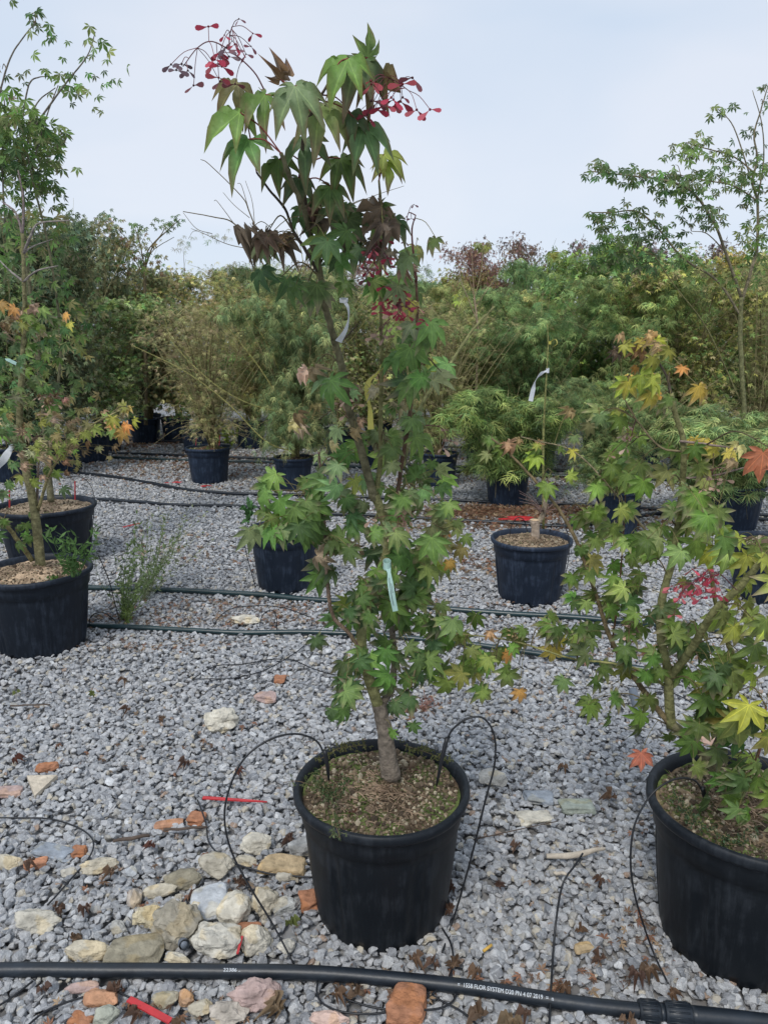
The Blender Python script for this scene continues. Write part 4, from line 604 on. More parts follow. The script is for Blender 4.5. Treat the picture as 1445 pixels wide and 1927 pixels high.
# (px, Y, base z, height, width factor, type, tint, where it stands)
SH = [
 (392, 8.85, .38, 2.0, .8, 'wisp', (1, 1, 1), 'growing in the pot with two red sticks'),
 (552, 8.4, .34, 2.35, .8, 'grt', (1.0, 1.0, .95), 'hanging over gravel left of the central stem'),
 (828, 8.6, .36, 2.05, .85, 'wisp', (.8, .85, .75), 'in the pot just right of the central stem'),
 (955, 7.6, .34, .72, 1.0, 'weep', (1.0, 1.1, .8), 'behind the pot with the cut stump'),
 (1382, 6.6, .36, .6, .95, 'weep', (1.1, 1.15, 1.0), 'trailing over its pot near the right edge'),
 (1165, 6.4, .36, 1.35, .62, 'grt', (.9, .95, .8), 'between leaves of the right maple, in the narrow pot'),
 (1010, 9.3, .1, 2.15, 1.0, 'grt', (.8, .95, .8), 'behind the white twisted tag'),
 (1130, 10.0, .1, 2.62, 1.1, 'brt', (1, 1, 1), 'tallest bright one right of centre'),
 (1210, 9.4, .1, 2.34, 1.05, 'grt', (1.2, 1.25, 1.0), 'behind the yellow and orange leaf clump'),
 (1300, 9.0, .1, 2.4, 1.0, 'mix', (1.0, 1.05, .8), 'left of the tall airy maple'),
 (1440, 9.2, .1, 2.57, 1.0, 'wisp', (.9, 1.05, .9), 'at the right edge below the airy maple'),
 (905, 10.6, .1, 2.3, 1.05, 'grt', (1.25, 1.1, .9), 'right of the green-yellow side branch'),
 (640, 11.0, .1, 2.57, 1.0, 'wisp', (.9, .95, .9), 'directly behind the white curled tag'),
 (700, 10.2, .1, 2.24, .9, 'mix', (.9, 1.0, .9), 'directly behind the yellow tag'),
 (560, 11.8, .1, 2.71, 1.0, 'grt', (.85, .9, .85), 'behind the bare twigs, left of centre'),
 (470, 11.8, .1, 2.57, 1.05, 'wisp', (1.1, 1.05, .8), 'yellowish one left of the bare twigs'),
 (330, 12.6, .1, 2.43, 1.0, 'mix', (1, .95, .8), 'above the half hidden far pot'),
 (372, 11.2, .36, 1.4, .7, 'brt', (.8, .85, .8), 'low one sprouting by the half hidden pot'),
 (275, 13.0, .38, 2.34, .8, 'mix', (.6, .85, .8), 'in the far pot between the rows'),
 (190, 10.5, .38, 2.2, 1.0, 'mix', (.85, 1.1, .95), 'with dry flower heads, behind the widest pot'),
 (250, 13.6, .1, 2.38, .95, 'brt', (.6, .65, .7), 'low lit one under the dark crowns at left'),
 (120, 9.6, .1, 3.09, .85, 'drk', (1.35, 1.25, 1.1), 'tallest dark crown at the left'),
 (30, 9.0, .1, 2.9, 1.0, 'drk', (1, 1.1, 1), 'cut off by the left edge'),
 (200, 11.5, .1, 3.13, .75, 'drk', (1.4, 1.3, 1.1), 'pointed crown right of the tallest dark one'),
 (270, 12.4, .1, 2.76, .8, 'drk', (1.5, 1.3, 1.1), 'rounded crown under the knobbly shoots'),
 (60, 12.5, .1, 3.27, 1.1, 'mix', (.8, .8, .85), 'far behind the left row'),
 (0, 8.9, .38, 2.3, .8, 'mix', (.7, 1.0, .9), 'in the pot at the left edge'),
 (390, 14.5, .1, 2.81, 1.15, 'mix', (1, 1, .9), 'far left of centre on the skyline'),
 (480, 15.5, .1, 2.9, 1.15, 'grt', (1.2, 1.0, .8), 'on the skyline behind the bare twigs'),
 (580, 15.0, .1, 2.81, 1.15, 'drk', (1.6, 1.5, 1.2), 'on the skyline left of the central stem'),
 (680, 15.6, .1, 3.05, 1.1, 'red', (1, 1, 1), 'on the skyline just right of the central stem'),
 (770, 15.0, .1, 2.81, 1.1, 'mix', (1.1, 1.0, .8), 'on the skyline above the pink seed cluster'),
 (850, 15.8, .1, 2.9, 1.1, 'mix', (1.0, .95, .7), 'on the skyline left of the red-brown crowns'),
 (930, 16.5, .1, 3.42, 1.1, 'red', (1.0, .9, .9), 'broad rounded one on the skyline right of centre'),
 (1020, 15.5, .1, 3.35, .95, 'red', (.8, .8, .8), 'narrow one left of the bright green shrub'),
 (1080, 13.2, .1, 3.04, 1.0, 'brt', (1.1, 1.0, .7), 'yellowish one on the skyline right of centre'),
 (1190, 14.2, .1, 3.3, .6, 'drk', (.9, 1.1, 1.0), 'tall blue-green crown under the airy maple'),
 (1270, 16.5, .1, 3.4, 1.2, 'red', (.7, .7, .8), 'far one in the gap below the airy maple'),
 (1320, 13.2, .1, 2.99, 1.15, 'mix', (1.2, 1.1, .7), 'yellow speckled one below the airy maple'),
 (1420, 14.0, .1, 3.09, 1.2, 'drk', (1.5, 1.4, 1.0), 'far one at the right edge on the skyline'),
 (780, 12.6, .1, 2.62, 1.05, 'grt', (.9, 1.0, .9), 'in the far row between the stem and the side branch'),
 (990, 12.8, .1, 2.81, 1.1, 'grt', (.85, 1.05, .9), 'in the far row behind the white twisted tag'),
 (1420, 11.0, .1, 2.62, 1.1, 'brt', (.75, .75, .7), 'in the second row at the right edge'),
 (1260, 11.8, .1, 2.71, 1.1, 'brt', (.85, .9, .8), 'in the second row left of the airy maple'),
 (-60, 11.0, .1, 3.18, 1.1, 'drk', (1, 1, 1), 'just past the left edge of the row'),
 (130, 15.5, .1, 3.18, 1.2, 'mix', (.8, .9, .9), 'far behind the tallest dark crown'),
 (1520, 10.5, .1, 2.81, 1.1, 'olv', (1, 1, .9), 'just past the right edge of the row'),
 (870, 15.2, .1, 3.0, .8, 'red', (1.1, .95, .9), 'small one on the skyline beside the thin tan shoots'),
]
for i, (px, Y, bz, hh, wf, kd, tint, where) in enumerate(SH):
    if bz == .1 and Y < 12.7 and -80 < px < 1500:
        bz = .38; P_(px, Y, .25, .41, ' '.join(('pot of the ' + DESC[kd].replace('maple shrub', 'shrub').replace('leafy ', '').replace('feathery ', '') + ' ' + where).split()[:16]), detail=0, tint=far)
    me_s, me_f = PROT[kd][i % len(PROT[kd])]; z0 = bz; h0 = {'wisp': 2.2, 'olv': 2.2, 'grt': 2.0, 'brt': 2.2, 'drk': 2.4, 'red': 2.4, 'mix': 2.2, 'bare': 2.6, 'weep': 1.1}[kd]; k = hh / h0 if kd != 'weep' else hh
    x = xfor(px, Y, 1.6); root = empty('maple_shrub', (x, Y, z0), (DESC[kd] + ' ' + where), 'shrub', 'potted maples in the background rows')
    if kd == 'bare': root.name = 'bare_shrub'
    for nm, me in (('stems', me_s), ('foliage', me_f)):
        o = bpy.data.objects.new(nm, me); COL.objects.link(o); o.parent = root; o.color = (*tint, 1)
    root.rotation_euler = (0, 0, rs.uniform(0, 6.28)); root.scale = (wf * .95, wf * .95, (hh - z0) / h0 if kd != 'weep' else hh)
# ------------------------------------------------------------------ hoses and drip lines
def gline(pts, z): return [gr(px, py, z) for px, py in pts]
def hose(label, pts, r, m, name='irrigation_hose', z=None, group='irrigation hoses across the gravel'):
    z = r + .016 if z is None else z; P = spline(gline(pts, z), 8); P[:, 2] += np.array([.004 * noise.noise(Vector((p[0] * 3, p[1] * 3, 5))) for p in P]); mb = MB(); tube(mb, P, r, 16); o = mb.build(name, m, origin=tuple(P[0]), smooth=True); tag(o, label, 'hose', group); return o, P
h1, HP = hose('thick black hose with white print running across the bottom of the photo', [(-60, 1826), (100, 1825), (300, 1827), (500, 1829), (700, 1839), (860, 1855), (1000, 1876), (1130, 1893), (1240, 1904)], .0185, M_hose, z=.036)
hose('dark hose passing the foot of the pot behind the central stem', [(150, 1105), (300, 1110), (470, 1118), (600, 1129), (760, 1139), (900, 1151), (1050, 1160), (1200, 1172), (1350, 1186), (1500, 1200)], .0175, M_hoseg)
hose('teal-black hose just behind the central pot, nearest of the thinner hoses', [(150, 1176), (300, 1183), (450, 1190), (600, 1190), (750, 1198), (900, 1214), (1040, 1234), (1180, 1254), (1300, 1270), (1400, 1282)], .0145, M_hoseg)
hose('long dark hose sagging across the gravel behind the weed', [(120, 888), (200, 895), (280, 908), (350, 921), (430, 928), (520, 930), (650, 934), (760, 938), (850, 941), (960, 947), (1100, 950), (1300, 962), (1500, 972)], .017, M_hose)
hose('dark hose starting at the widest pot and crossing behind the stump pot', [(165, 938), (260, 944), (330, 950), (460, 953), (600, 965), (740, 972), (850, 979), (960, 984), (1080, 990), (1180, 975), (1240, 966), (1330, 972), (1500, 980)], .017, M_hose)
hose('farther hose of the close pair behind the leftmost far pot', [(120, 846), (240, 853), (345, 857), (480, 862), (640, 868), (900, 880), (1300, 895)], .019, M_hose)
hose('nearer hose of the close pair passing behind the red stick pot', [(120, 856), (240, 862), (345, 866), (480, 869), (640, 877), (900, 889), (1300, 905)], .019, M_hoseg)
hose('faint far hose at the foot of the background shrubs', [(140, 826), (260, 829), (450, 833), (700, 838), (1000, 845)], .02, M_hose)
# coupling on the front hose and its print
def ring(mb, A, B, r): tube(mb, np.array([A, B]), r, 24)
E = HP[-1]; dirv = HP[-1] - HP[-4]; dirv /= np.linalg.norm(dirv); cpl = empty('hose_coupling', tuple(E), 'ribbed black plastic coupling joining the front hose near the right pot', 'coupling')
for nm, a, b, r in (('nut', -.05, .0, .0255), ('collar', .0, .012, .022), ('nut', .012, .075, .026)):
    mb = MB(); P = np.array([E + dirv * (a + (b - a) * t) for t in (0, .02, .5, .98, 1)]); tube(mb, P, (r * .93, r, r, r, r * .93), 28)
    if nm == 'nut':
        for k in range(14):
            th = k * 2 * math.pi / 14; s_ = np.cross(dirv, (0, 0, 1)); s_ /= np.linalg.norm(s_); u_ = np.cross(s_, dirv); off = (s_ * math.cos(th) + u_ * math.sin(th)) * r; tube(mb, np.array([E + dirv * (a + .006) + off, E + dirv * (b - .006) + off]), .0022, 5)
    mb.build(nm, M_hose, cpl, smooth=True)
P = [E + dirv * t + np.array([0, 0, -.002 * t]) for t in (.07, .14, .22, .32, .5)]; mb = MB(); tube(mb, spline(P, 4), (.0225, .0215, .0185, .0185), 16); o = mb.build('irrigation_hose', M_hose, origin=tuple(P[0]), smooth=True); tag(o, 'short end of the front hose leaving the coupling at the lower right', 'hose', 'irrigation hoses across the gravel')
def print_on(txt, px0, px1, size, m, up=.62):
    cu = bpy.data.curves.new('t', 'FONT'); cu.body = txt; cu.size = 1; ob = bpy.data.objects.new('t', cu); COL.objects.link(ob); bpy.context.view_layer.update(); me = ob.to_mesh(); V = np.array([v.co[:] for v in me.vertices]); Fc = []
    for p in me.polygons:
        vs = list(p.vertices)
        for k in range(1, len(vs) - 1): Fc.append((vs[0], vs[k], vs[k + 1]))
    ob.to_mesh_clear(); bpy.data.objects.remove(ob); bpy.data.curves.remove(cu); V = V - V.min(0); wdt = V[:, 0].max()
    pxs = np.array([722.5 + p[0] * F / (p[1] * CP + (H - p[2]) * SP) for p in HP]); out = []
    for x, y, _ in V:
        c = px0 + (px1 - px0) * x / wdt; q = np.array([np.interp(c, pxs, HP[:, k]) for k in range(3)]); i = int(np.clip(np.searchsorted(pxs, c), 1, len(HP) - 1)); t = HP[i] - HP[i - 1]; t /= np.linalg.norm(t)
        s_ = np.cross(t, (0, 0, 1)); s_ /= np.linalg.norm(s_)   # towards the camera
        if s_[1] > 0: s_ = -s_
        u_ = np.array([0, 0, 1.]); an = up + 0.35 + (y * size - size * .35) / .0185; out.append(q + (s_ * math.cos(an) + u_ * math.sin(an)) * .0190)
    mb = MB(); mb.add(out, Fc); return mb.build('printed_marking', m, h1)
print_on('=  1558 FLOR SYSTEM D20 PN 4 07 2019  =  n', 861, 1040, .0135, M_wink)
print_on('22386 ..', 423, 455, .011, M_wink)
def drip(label, pts, r=.0028, k=6, stake=None, ground=False, name='drip_tube'):
    P = spline(gline(pts, .034) if ground else [at(*p) for p in pts], k)
    if ground: P[:, 2] += np.array([.006 * noise.noise(Vector((p[0] * 9, p[1] * 9, 1))) for p in P])
    if stake:
        root = empty(name, tuple(P[0]), label, 'drip tube', 'thin black drip tubes'); mb = MB(); tube(mb, P, r, 6); mb.build('tube', M_tube, root, smooth=True)
        mb = MB(); S = np.array([at(*p) for p in stake]); tube(mb, spline(S, 4), (.0058, .0062, .005, .003), 10); mb.build('stake', M_tube, root, smooth=True)
    else:
        mb = MB(); tube(mb, P, r, 6); o = mb.build(name, M_tube, origin=tuple(P[0]), smooth=True); tag(o, label, 'drip tube', 'thin black drip tubes')
G = lambda px, py: float(gr(px, py, .03)[1])
drip('thin drip tube arching over the left rim of the central pot', [(555, 1818, G(555, 1818)), (515, 1742, 1.74), (470, 1668, 1.76), (437, 1605, 1.78), (423, 1545, 1.79), (430, 1490, 1.8), (458, 1430, 1.82), (505, 1393, 1.85), (555, 1381, 1.88), (595, 1394, 1.89), (613, 1425, 1.89)], stake=[(611, 1412, 1.89), (616, 1440, 1.89), (619, 1468, 1.89)])
drip('thin drip tube arching over the right rim of the central pot', [(832, 1792, G(832, 1792)), (848, 1745, 1.84), (868, 1680, 1.85), (890, 1600, 1.86), (912, 1510, 1.87), (930, 1440, 1.88), (930, 1385, 1.88), (910, 1352, 1.88), (880, 1352, 1.88), (852, 1372, 1.88), (838, 1398, 1.88)], stake=[(841, 1388, 1.88), (832, 1425, 1.87), (821, 1478, 1.87)])
drip('thin drip tube looping out of the large right pot', [(1256, 1850, G(1256, 1850)), (1230, 1795, 1.72), (1205, 1725, 1.73), (1190, 1665, 1.73), (1186, 1605, 1.74), (1196, 1545, 1.76), (1228, 1492, 1.78), (1270, 1466, 1.8), (1305, 1468, 1.8), (1322, 1490, 1.8)], stake=[(1321, 1482, 1.8), (1325, 1500, 1.8), (1327, 1520, 1.8)])
drip('thin tube standing up from the front hose, right of the central pot', [(1033, 1935, G(1033, 1935)), (1035, 1890, G(1035, 1890) - .01), (1038, 1830, 1.66), (1045, 1740, 1.76), (1058, 1665, 1.8), (1080, 1630, 1.84), (1096, 1606, 1.88)], r=.003)
drip('thin tube curving over the gravel at the left edge', [(-30, 1545), (0, 1539), (80, 1540), (140, 1553), (176, 1583), (163, 1622), (122, 1668), (90, 1702)], ground=True)
drip('thin tube lying between pale rocks and the central pot', [(372, 1505), (388, 1550), (396, 1590), (440, 1625), (500, 1641), (592, 1651)], ground=True)
drip('thin tube looping at the lower left corner', [(50, 1935), (85, 1905), (130, 1885), (185, 1867), (215, 1866), (245, 1878)], ground=True)
drip('short thin tube at the far lower left corner', [(-20, 1905), (20, 1880), (50, 1856), (62, 1846)], ground=True)
drip('coiled thin tube under the front hose below the central pot', [(598, 1846), (597, 1870), (610, 1890), (650, 1906), (710, 1908), (780, 1890), (815, 1868), (832, 1850)], ground=True)
drip('second coil of thin tube crossing the orange brick block', [(650, 1880), (700, 1895), (760, 1903), (820, 1898), (850, 1885), (862, 1862)], ground=True)
drip('thin tube running to the lower right from the coil', [(795, 1862), (830, 1882), (870, 1904), (905, 1935)], ground=True)
drip('thin tube dropping behind the right side of the central pot', [(832, 1745), (848, 1775), (852, 1815), (835, 1860)], ground=True)
drip('thin arched tube by the cream rock behind the central pot', [(400, 1187, 4.15), (410, 1165, 4.18), (435, 1146, 4.2), (480, 1140, 4.25), (530, 1143, 4.3), (580, 1160, 4.3), (620, 1180, 4.25)])
drip('small hoop of thin tube right of the cream rock', [(489, 1184, 4.15), (492, 1163, 4.15), (503, 1150, 4.15), (515, 1150, 4.15), (521, 1165, 4.15), (521, 1187, 4.15)])
drip('long thin tube on the gravel left of the central stem', [(362, 1278), (400, 1256), (470, 1248), (540, 1240), (600, 1262), (660, 1275)], ground=True)
drip('lower long thin tube on the gravel left of the central stem', [(362, 1278), (440, 1276), (510, 1255), (560, 1225), (590, 1200)], ground=True)
drip('hoops of thin tube beside the scuffed left pot', [(168, 1178, 4.1), (172, 1160, 4.1), (192, 1152, 4.1), (214, 1165, 4.15), (222, 1180, 4.15)])
drip('thin dark tube leaning through the green weed', [(186, 1045, 3.95), (205, 1090, 4.1), (218, 1140, 4.2), (228, 1178, 4.25)])
drip('thin tube hooked over the rim of the widest pot', [(120, 900, 5.3), (150, 897, 5.3), (170, 912, 5.3), (178, 940, 5.25), (175, 990, 5.22), (172, 1035, 5.2)])
drip('thin tube hanging down the left side of the pot behind the central stem', [(462, 990, 4.75), (462, 1030, 4.7), (470, 1065, 4.7), (480, 1100, 4.7)])
drip('hooped thin tube standing in the stump pot at its left', [(958, 1012, 4.6), (962, 990, 4.6), (972, 975, 4.6), (985, 978, 4.62), (992, 1000, 4.65)])
drip('thin tube hanging down the right side of the stump pot', [(1035, 1000, 4.65), (1040, 985, 4.6), (1060, 990, 4.55), (1070, 1015, 4.52), (1068, 1060, 4.5), (1055, 1110, 4.5)])
drip('two thin tubes crossing the gravel behind the right maple stem', [(1180, 1290), (1250, 1300), (1320, 1330), (1380, 1350)], ground=True)
# ------------------------------------------------------------------ rubble rocks
CREAM = (.52, .47, .37); PALE = (.6, .56, .47); GREY = (.36, .36, .35); BLUE = (.30, .33, .37); ORG = (.40, .19, .11); TAN = (.5, .38, .23); OLI = (.3, .27, .2); PINK = (.46, .34, .31)
ROCKS = [
 (537, 1650, 34, 24, (.5, .46, .38), 'small beige rock just below the yellow-tan block', 1), (372, 1712, 34, 40, PALE, 'small pale rock between the angular brown-grey one and the bluish one', 1), (222, 1745, 36, 30, (.42, .41, .38), 'small grey rock left of the yellowish rounded one', 1), (130, 1640, 30, 22, (.46, .43, .37), 'small cream stone left of the lumpy cream rock', 1), (540, 1780, 34, 30, (.55, .52, .45), 'small pale stone right of the oblong cream rock', 1),
 (418, 1358, 58, 55, PALE, 'pointed cream rock standing alone left of the central pot', 2), (503, 1313, 46, 28, PINK, 'flat pinkish rock behind the pointed cream rock', 1), (90, 1443, 38, 26, ORG, 'rounded red brick lump above the triangular tile', 1), (20, 1487, 42, 22, PINK, 'flat striped pinkish stone left of the triangular tile', 0),
 (527, 1276, 20, 17, ORG, 'small orange chip farthest from the camera', 0), (318, 1550, 46, 20, (.48, .26, .16), 'half orange half grey brick sliver below the red stake', 0), (371, 1537, 30, 26, ORG, 'small angular orange chip under the red stake', 0), (102, 1601, 72, 26, BLUE, 'long blue-grey slab inside the curving thin tube', 0), (149, 1599, 25, 22, ORG, 'orange chip touching the end of the blue-grey slab', 0),
 (18, 1622, 50, 34, CREAM, 'cream rock cut off by the left edge', 1), (68, 1622, 38, 20, (.5, .24, .14), 'flat orange chip under a dark dead leaf', 0), (187, 1630, 62, 36, CREAM, 'lumpy cream rock right of the curving thin tube', 2), (483, 1588, 52, 46, PALE, 'angular pale rock just above the yellow-tan block', 1), (460, 1618, 46, 26, CREAM, 'low cream rock between the angular pale rock and the tube', 1),
 (532, 1626, 80, 38, TAN, 'yellow-tan block lying beside the central pot', 0), (568, 1596, 44, 42, GREY, 'grey rock touching the left side of the central pot', 1), (408, 1631, 72, 48, (.46, .42, .34), 'broad flat cream rock under the crossing tubes', 1), (345, 1656, 62, 42, OLI, 'olive-grey rock above the rubble heap', 1), (303, 1676, 56, 30, CREAM, 'low cream rock at the top left of the rubble heap', 1),
 (247, 1640, 20, 24, (.5, .52, .54), 'small round pale pebble left of the rubble heap', 1), (256, 1690, 28, 48, (.48, .42, .36), 'upright narrow tan rock left of the rubble heap', 1), (68, 1735, 88, 54, (.5, .47, .4), 'wide rough cream rock at the far left of the heap', 2), (280, 1728, 56, 50, (.55, .48, .33), 'yellowish rounded rock at the left of the heap', 2), (335, 1742, 84, 92, (.33, .30, .24), 'largest brown-grey angular rock in the middle of the heap', 2),
 (395, 1700, 60, 64, (.5, .52, .54), 'speckled bluish white rock at the top of the heap', 0), (441, 1714, 56, 70, PALE, 'squarish pale rock with a crack at the top right of the heap', 1), (497, 1698, 54, 62, CREAM, 'rough cream rock right of the squarish pale one', 2), (470, 1750, 44, 32, ORG, 'orange brick wedged between the pale rocks', 0), (405, 1773, 94, 78, (.55, .52, .45), 'biggest rounded rock with pebbly surface near the hose', 2),
 (484, 1770, 56, 60, PALE, 'smooth oblong cream rock above the hose', 1), (168, 1790, 80, 44, CREAM, 'long cream rock just above the left of the hose', 1), (255, 1789, 92, 54, OLI, 'flat wedge-shaped olive-brown rock above the hose', 0), (333, 1803, 50, 24, PALE, 'small cream rock tucked against the hose', 1), (537, 1706, 50, 36, (.44, .44, .42), 'rough grey-white rock above the green dead leaf', 2),
 (581, 1692, 34, 38, ORG, 'orange brick piece leaning at the left foot of the central pot', 0), (482, 1876, 92, 74, PINK, 'big porous pinkish rock below the hose', 2), (430, 1905, 70, 54, (.47, .42, .36), 'cream rock with a dark pit at the bottom edge', 2), (190, 1880, 62, 44, (.55, .3, .18), 'pale orange rock below the hose at left', 1), (158, 1856, 62, 26, PINK, 'pink and cream rock half under the hose at left', 1),
 (153, 1916, 42, 26, ORG, 'dark orange chip at the bottom left', 0), (197, 1911, 50, 40, (.4, .41, .34), 'grey-green rounded stone at the bottom left', 1), (311, 1880, 50, 36, (.4, .36, .27), 'tan rock left of the red clip', 1), (350, 1876, 32, 34, (.5, .32, .2), 'salmon stone right of the tan rock below the hose', 1), (378, 1897, 40, 38, CREAM, 'small cream rock beside the pitted one', 1),
 (764, 1888, 66, 66, ORG, 'orange brick block below the hose under the central pot', 0), (620, 1918, 66, 36, (.62, .45, .38), 'white and orange rock at the bottom edge', 1), (1005, 1536, 60, 28, PALE, 'flat cream block right of the central pot', 0), (1085, 1515, 58, 28, (.33, .36, .31), 'flat greenish grey stone right of the central pot', 0), (1013, 1499, 50, 26, BLUE, 'flat blue-grey stone behind the cream block', 0),
 (927, 1467, 48, 42, (.47, .45, .41), 'grey and cream rock behind the right rim of the central pot', 1), (462, 1166, 54, 24, PALE, 'pale cream rock beside the hooped tubes, between two hoses', 2), (1338, 1393, 34, 16, (.55, .38, .3), 'flat salmon stone behind the large right pot', 0), (1097, 1779, 34, 18, TAN, 'thin tan flake near the bottom right', 0), (808, 1762, 24, 18, (.5, .47, .42), 'small pale stone at the right foot of the central pot', 1)]
def speck(P, seed, c, kind):
    out = []
    for p in P:
        a = noise.noise(Vector((p[0] * 60 + seed, p[1] * 60, p[2] * 60))); b = noise.noise(Vector((p[0] * 22, p[1] * 22 + seed, p[2] * 22))); out.append(np.array(c) * (1 + .22 * a + .2 * b) * (np.array((1.0, .93, .8)) if b > .25 else 1))
    return np.clip(np.array(out), .02, .8)
ICO[4] = ico(4)
for i, (px, py, wd, hh, c, lab, kd) in enumerate(ROCKS):
    g0 = gr(px, py + hh * .15, .02); dep = g0[1] * CP + (H - .02) * SP; W = wd * dep / F; Hh = hh * dep / F
    el = math.atan2(H, g0[1]); dz = Hh * (.62 if kd else .42); dy = max(Hh - dz * math.cos(el), Hh * .3) / max(math.sin(el), .2); dy = min(dy, W * 1.3)
    V, Fc = cut_stone(3, 300 + i, planes=10 if kd else 6, dmin=.62 if kd else .7, dmax=.95 if kd else 1.0, rough=.12 * kd)
    if not kd: U = ICO[3][0]; V = V / (np.abs(U) ** 7).sum(1)[:, None] ** (1 / 7); V = V * (1 + .06 * np.sin(U @ np.array([3.1, 2.2, 1.7]) + i))[:, None]
    V = V / (np.abs(V).max(0)[None] * 2); a = rs.uniform(-.35, .35); V = V * np.array([W * 1.16, dy * 1.18, dz * 1.4]); V = V @ np.array([[math.cos(a), math.sin(a), 0], [-math.sin(a), math.cos(a), 0], [0, 0, 1]])
    zc = dz * .5 + .012; mb = MB(); mb.add(V + np.array([g0[0], g0[1], zc]), Fc, speck(V, i, c, kd)); o = mb.build('brick_fragment' if c == ORG else 'rock', M_granite, origin=(g0[0], g0[1], 0), smooth=False)
    tag(o, lab, 'brick' if c == ORG else 'rock', 'brick fragments on the gravel' if c == ORG else 'rocks lying on the gravel')
# triangular tile
tr = [gr(51, 1459, .045), gr(108, 1458, .045), gr(66, 1497, .035)]; bt = [p - np.array([0, 0, .016]) for p in tr]; mb = MB(); mb.add(tr + bt, [(0, 2, 1), (3, 4, 5), (0, 1, 4), (0, 4, 3), (1, 2, 5), (1, 5, 4), (2, 0, 3), (2, 3, 5)], (.55, .48, .38)); tag(mb.build('tile_fragment', M_granite, origin=tuple(tr[0])), 'flat triangular beige tile piece below the red brick lump', 'tile')
# ------------------------------------------------------------------ small things
def strip(mb, P, wv, th=.0007, C=(1, 1, 1), m=0):
    P = np.asarray(P); wv = np.asarray(wv, float); wv = np.tile(wv, (len(P), 1)) if wv.ndim == 1 else wv
    T = np.gradient(P, axis=0); Nn = np.cross(T, wv); Nn /= np.linalg.norm(Nn, axis=1)[:, None] + 1e-9
    V = np.stack([P - wv + Nn * th, P + wv + Nn * th, P + wv - Nn * th, P - wv - Nn * th], 1).reshape(-1, 3); Fc = gfc(len(P), 4)
    n = len(P); Fc = np.vstack([Fc, [(0, 2, 1), (0, 3, 2), (4 * n - 4, 4 * n - 3, 4 * n - 2), (4 * n - 4, 4 * n - 2, 4 * n - 1)]]); mb.add(V, Fc, C, m=m)
def tagstrip(name, label, pts, wds, m, cat='plant tag', marks=0):
    root = empty(name, tuple(at(*pts[0])), label, cat, 'plastic plant tags tied to stems'); P = spline([at(*p) for p in pts], 6); n = len(P); ws = np.array([np.interp(k / (n - 1), np.linspace(0, 1, len(wds)), [w[0] for w in wds]) for k in range(n)]); an = np.array([np.interp(k / (n - 1), np.linspace(0, 1, len(wds)), [w[1] for w in wds]) for k in range(n)])
    wv = np.c_[np.cos(an), np.sin(an), np.zeros(n)] * ws[:, None]
    T = np.gradient(P, axis=0); T /= np.linalg.norm(T, axis=1)[:, None]; wv = wv - (wv * T).sum(1)[:, None] * T
    mb = MB(); strip(mb, P, wv); mb.build('strip', m, root)
    A = at(*pts[0]); mb = MB(); L_ = np.array([A + np.array([.009 * math.cos(t), .013 * math.sin(t), .003 * math.sin(t)]) for t in np.linspace(0, 6.28, 14)]); strip(mb, L_, np.array([0, 0, wds[0][0] * .9])); mb.build('loop', m, root)
    if marks:
        mb = MB(); k0 = int(n * .42)
        for k in range(marks):
            i = k0 + int((n - k0 - 3) * k / marks); f = ((n - k0 - 3) * k / marks) % 1; p = P[i] * (1 - f) + P[i + 1] * f; t = T[i]; wvn = wv[i]; nn = np.cross(t, wvn); nn /= np.linalg.norm(nn); nn = -nn if nn[1] > 0 else nn
            for off in ((-.25,) if k < marks * .25 or k > marks * .6 else (-.25, .35)):
                c = p + wvn * off + nn * .0012; l = rs.uniform(.0012, .0022); mb.add([c - t * l - wvn * .1, c - t * l + wvn * .1, c + t * l + wvn * .1, c + t * l - wvn * .1], [(0, 1, 2), (0, 2, 3)])
        mb.build('printing', M_ink, root)
    return root
tagstrip('plant_tag', 'white curled plastic tag tied high on the central maple stem', [(647, 565, 1.76), (655, 580, 1.74), (656, 600, 1.74), (650, 622, 1.74), (637, 643, 1.75)], [(.004, .3), (.006, 1.2), (.003, 1.4), (.005, .6), (.009, .4)], M_white)
tagstrip('plant_tag', 'long yellow plastic tag hanging down beside the middle stem', [(722, 690, 1.84), (706, 706, 1.82), (693, 720, 1.81), (691, 745, 1.81), (696, 768, 1.81), (697, 790, 1.81), (698, 808, 1.81)], [(.003, .8), (.005, .5), (.007, 0), (.0045, .9), (.0065, .1), (.0075, .2)], M_yellow)
tagstrip('plant_tag', 'mint green printed tag hanging low on the central maple', [(728, 1062, 1.78), (732, 1078, 1.76), (734, 1095, 1.75), (738, 1120, 1.74), (744, 1150, 1.74)], [(.010, .6), (.004, .2), (.0068, .1), (.0072, 0), (.0065, 0)], M_mint, marks=26)
tagstrip('plant_tag', 'white twisted tag tied to a green cane right of centre', [(1030, 697, 4.9), (1018, 703, 4.88), (1008, 715, 4.87), (1003, 732, 4.87), (998, 755, 4.87)], [(.015, .2), (.022, .6), (.006, 1.3), (.016, .4), (.015, .1)], M_white)
tagstrip('plant_tag', 'pale blue tag around the stem of the left maple', [(38, 688, 3.8), (28, 683, 3.79), (18, 678, 3.79), (12, 675, 3.8)], [(.014, 1.3), (.018, 1.0), (.018, 1), (.014, 1)], M_mint)
tagstrip('plant_tag', 'white tag hanging at the left edge beside the left maple', [(22, 842, 3.8), (14, 855, 3.79), (5, 868, 3.79), (-6, 880, 3.8)], [(.012, .3), (.022, .2), (.024, .2), (.02, .2)], M_white)
tagstrip('plant_tag', 'small yellow ring tag high on the green cane', [(1034, 645, 4.9), (1044, 638, 4.89), (1048, 646, 4.88), (1042, 652, 4.88)], [(.008, 1), (.008, 1), (.008, 1), (.006, 1)], M_yellow)
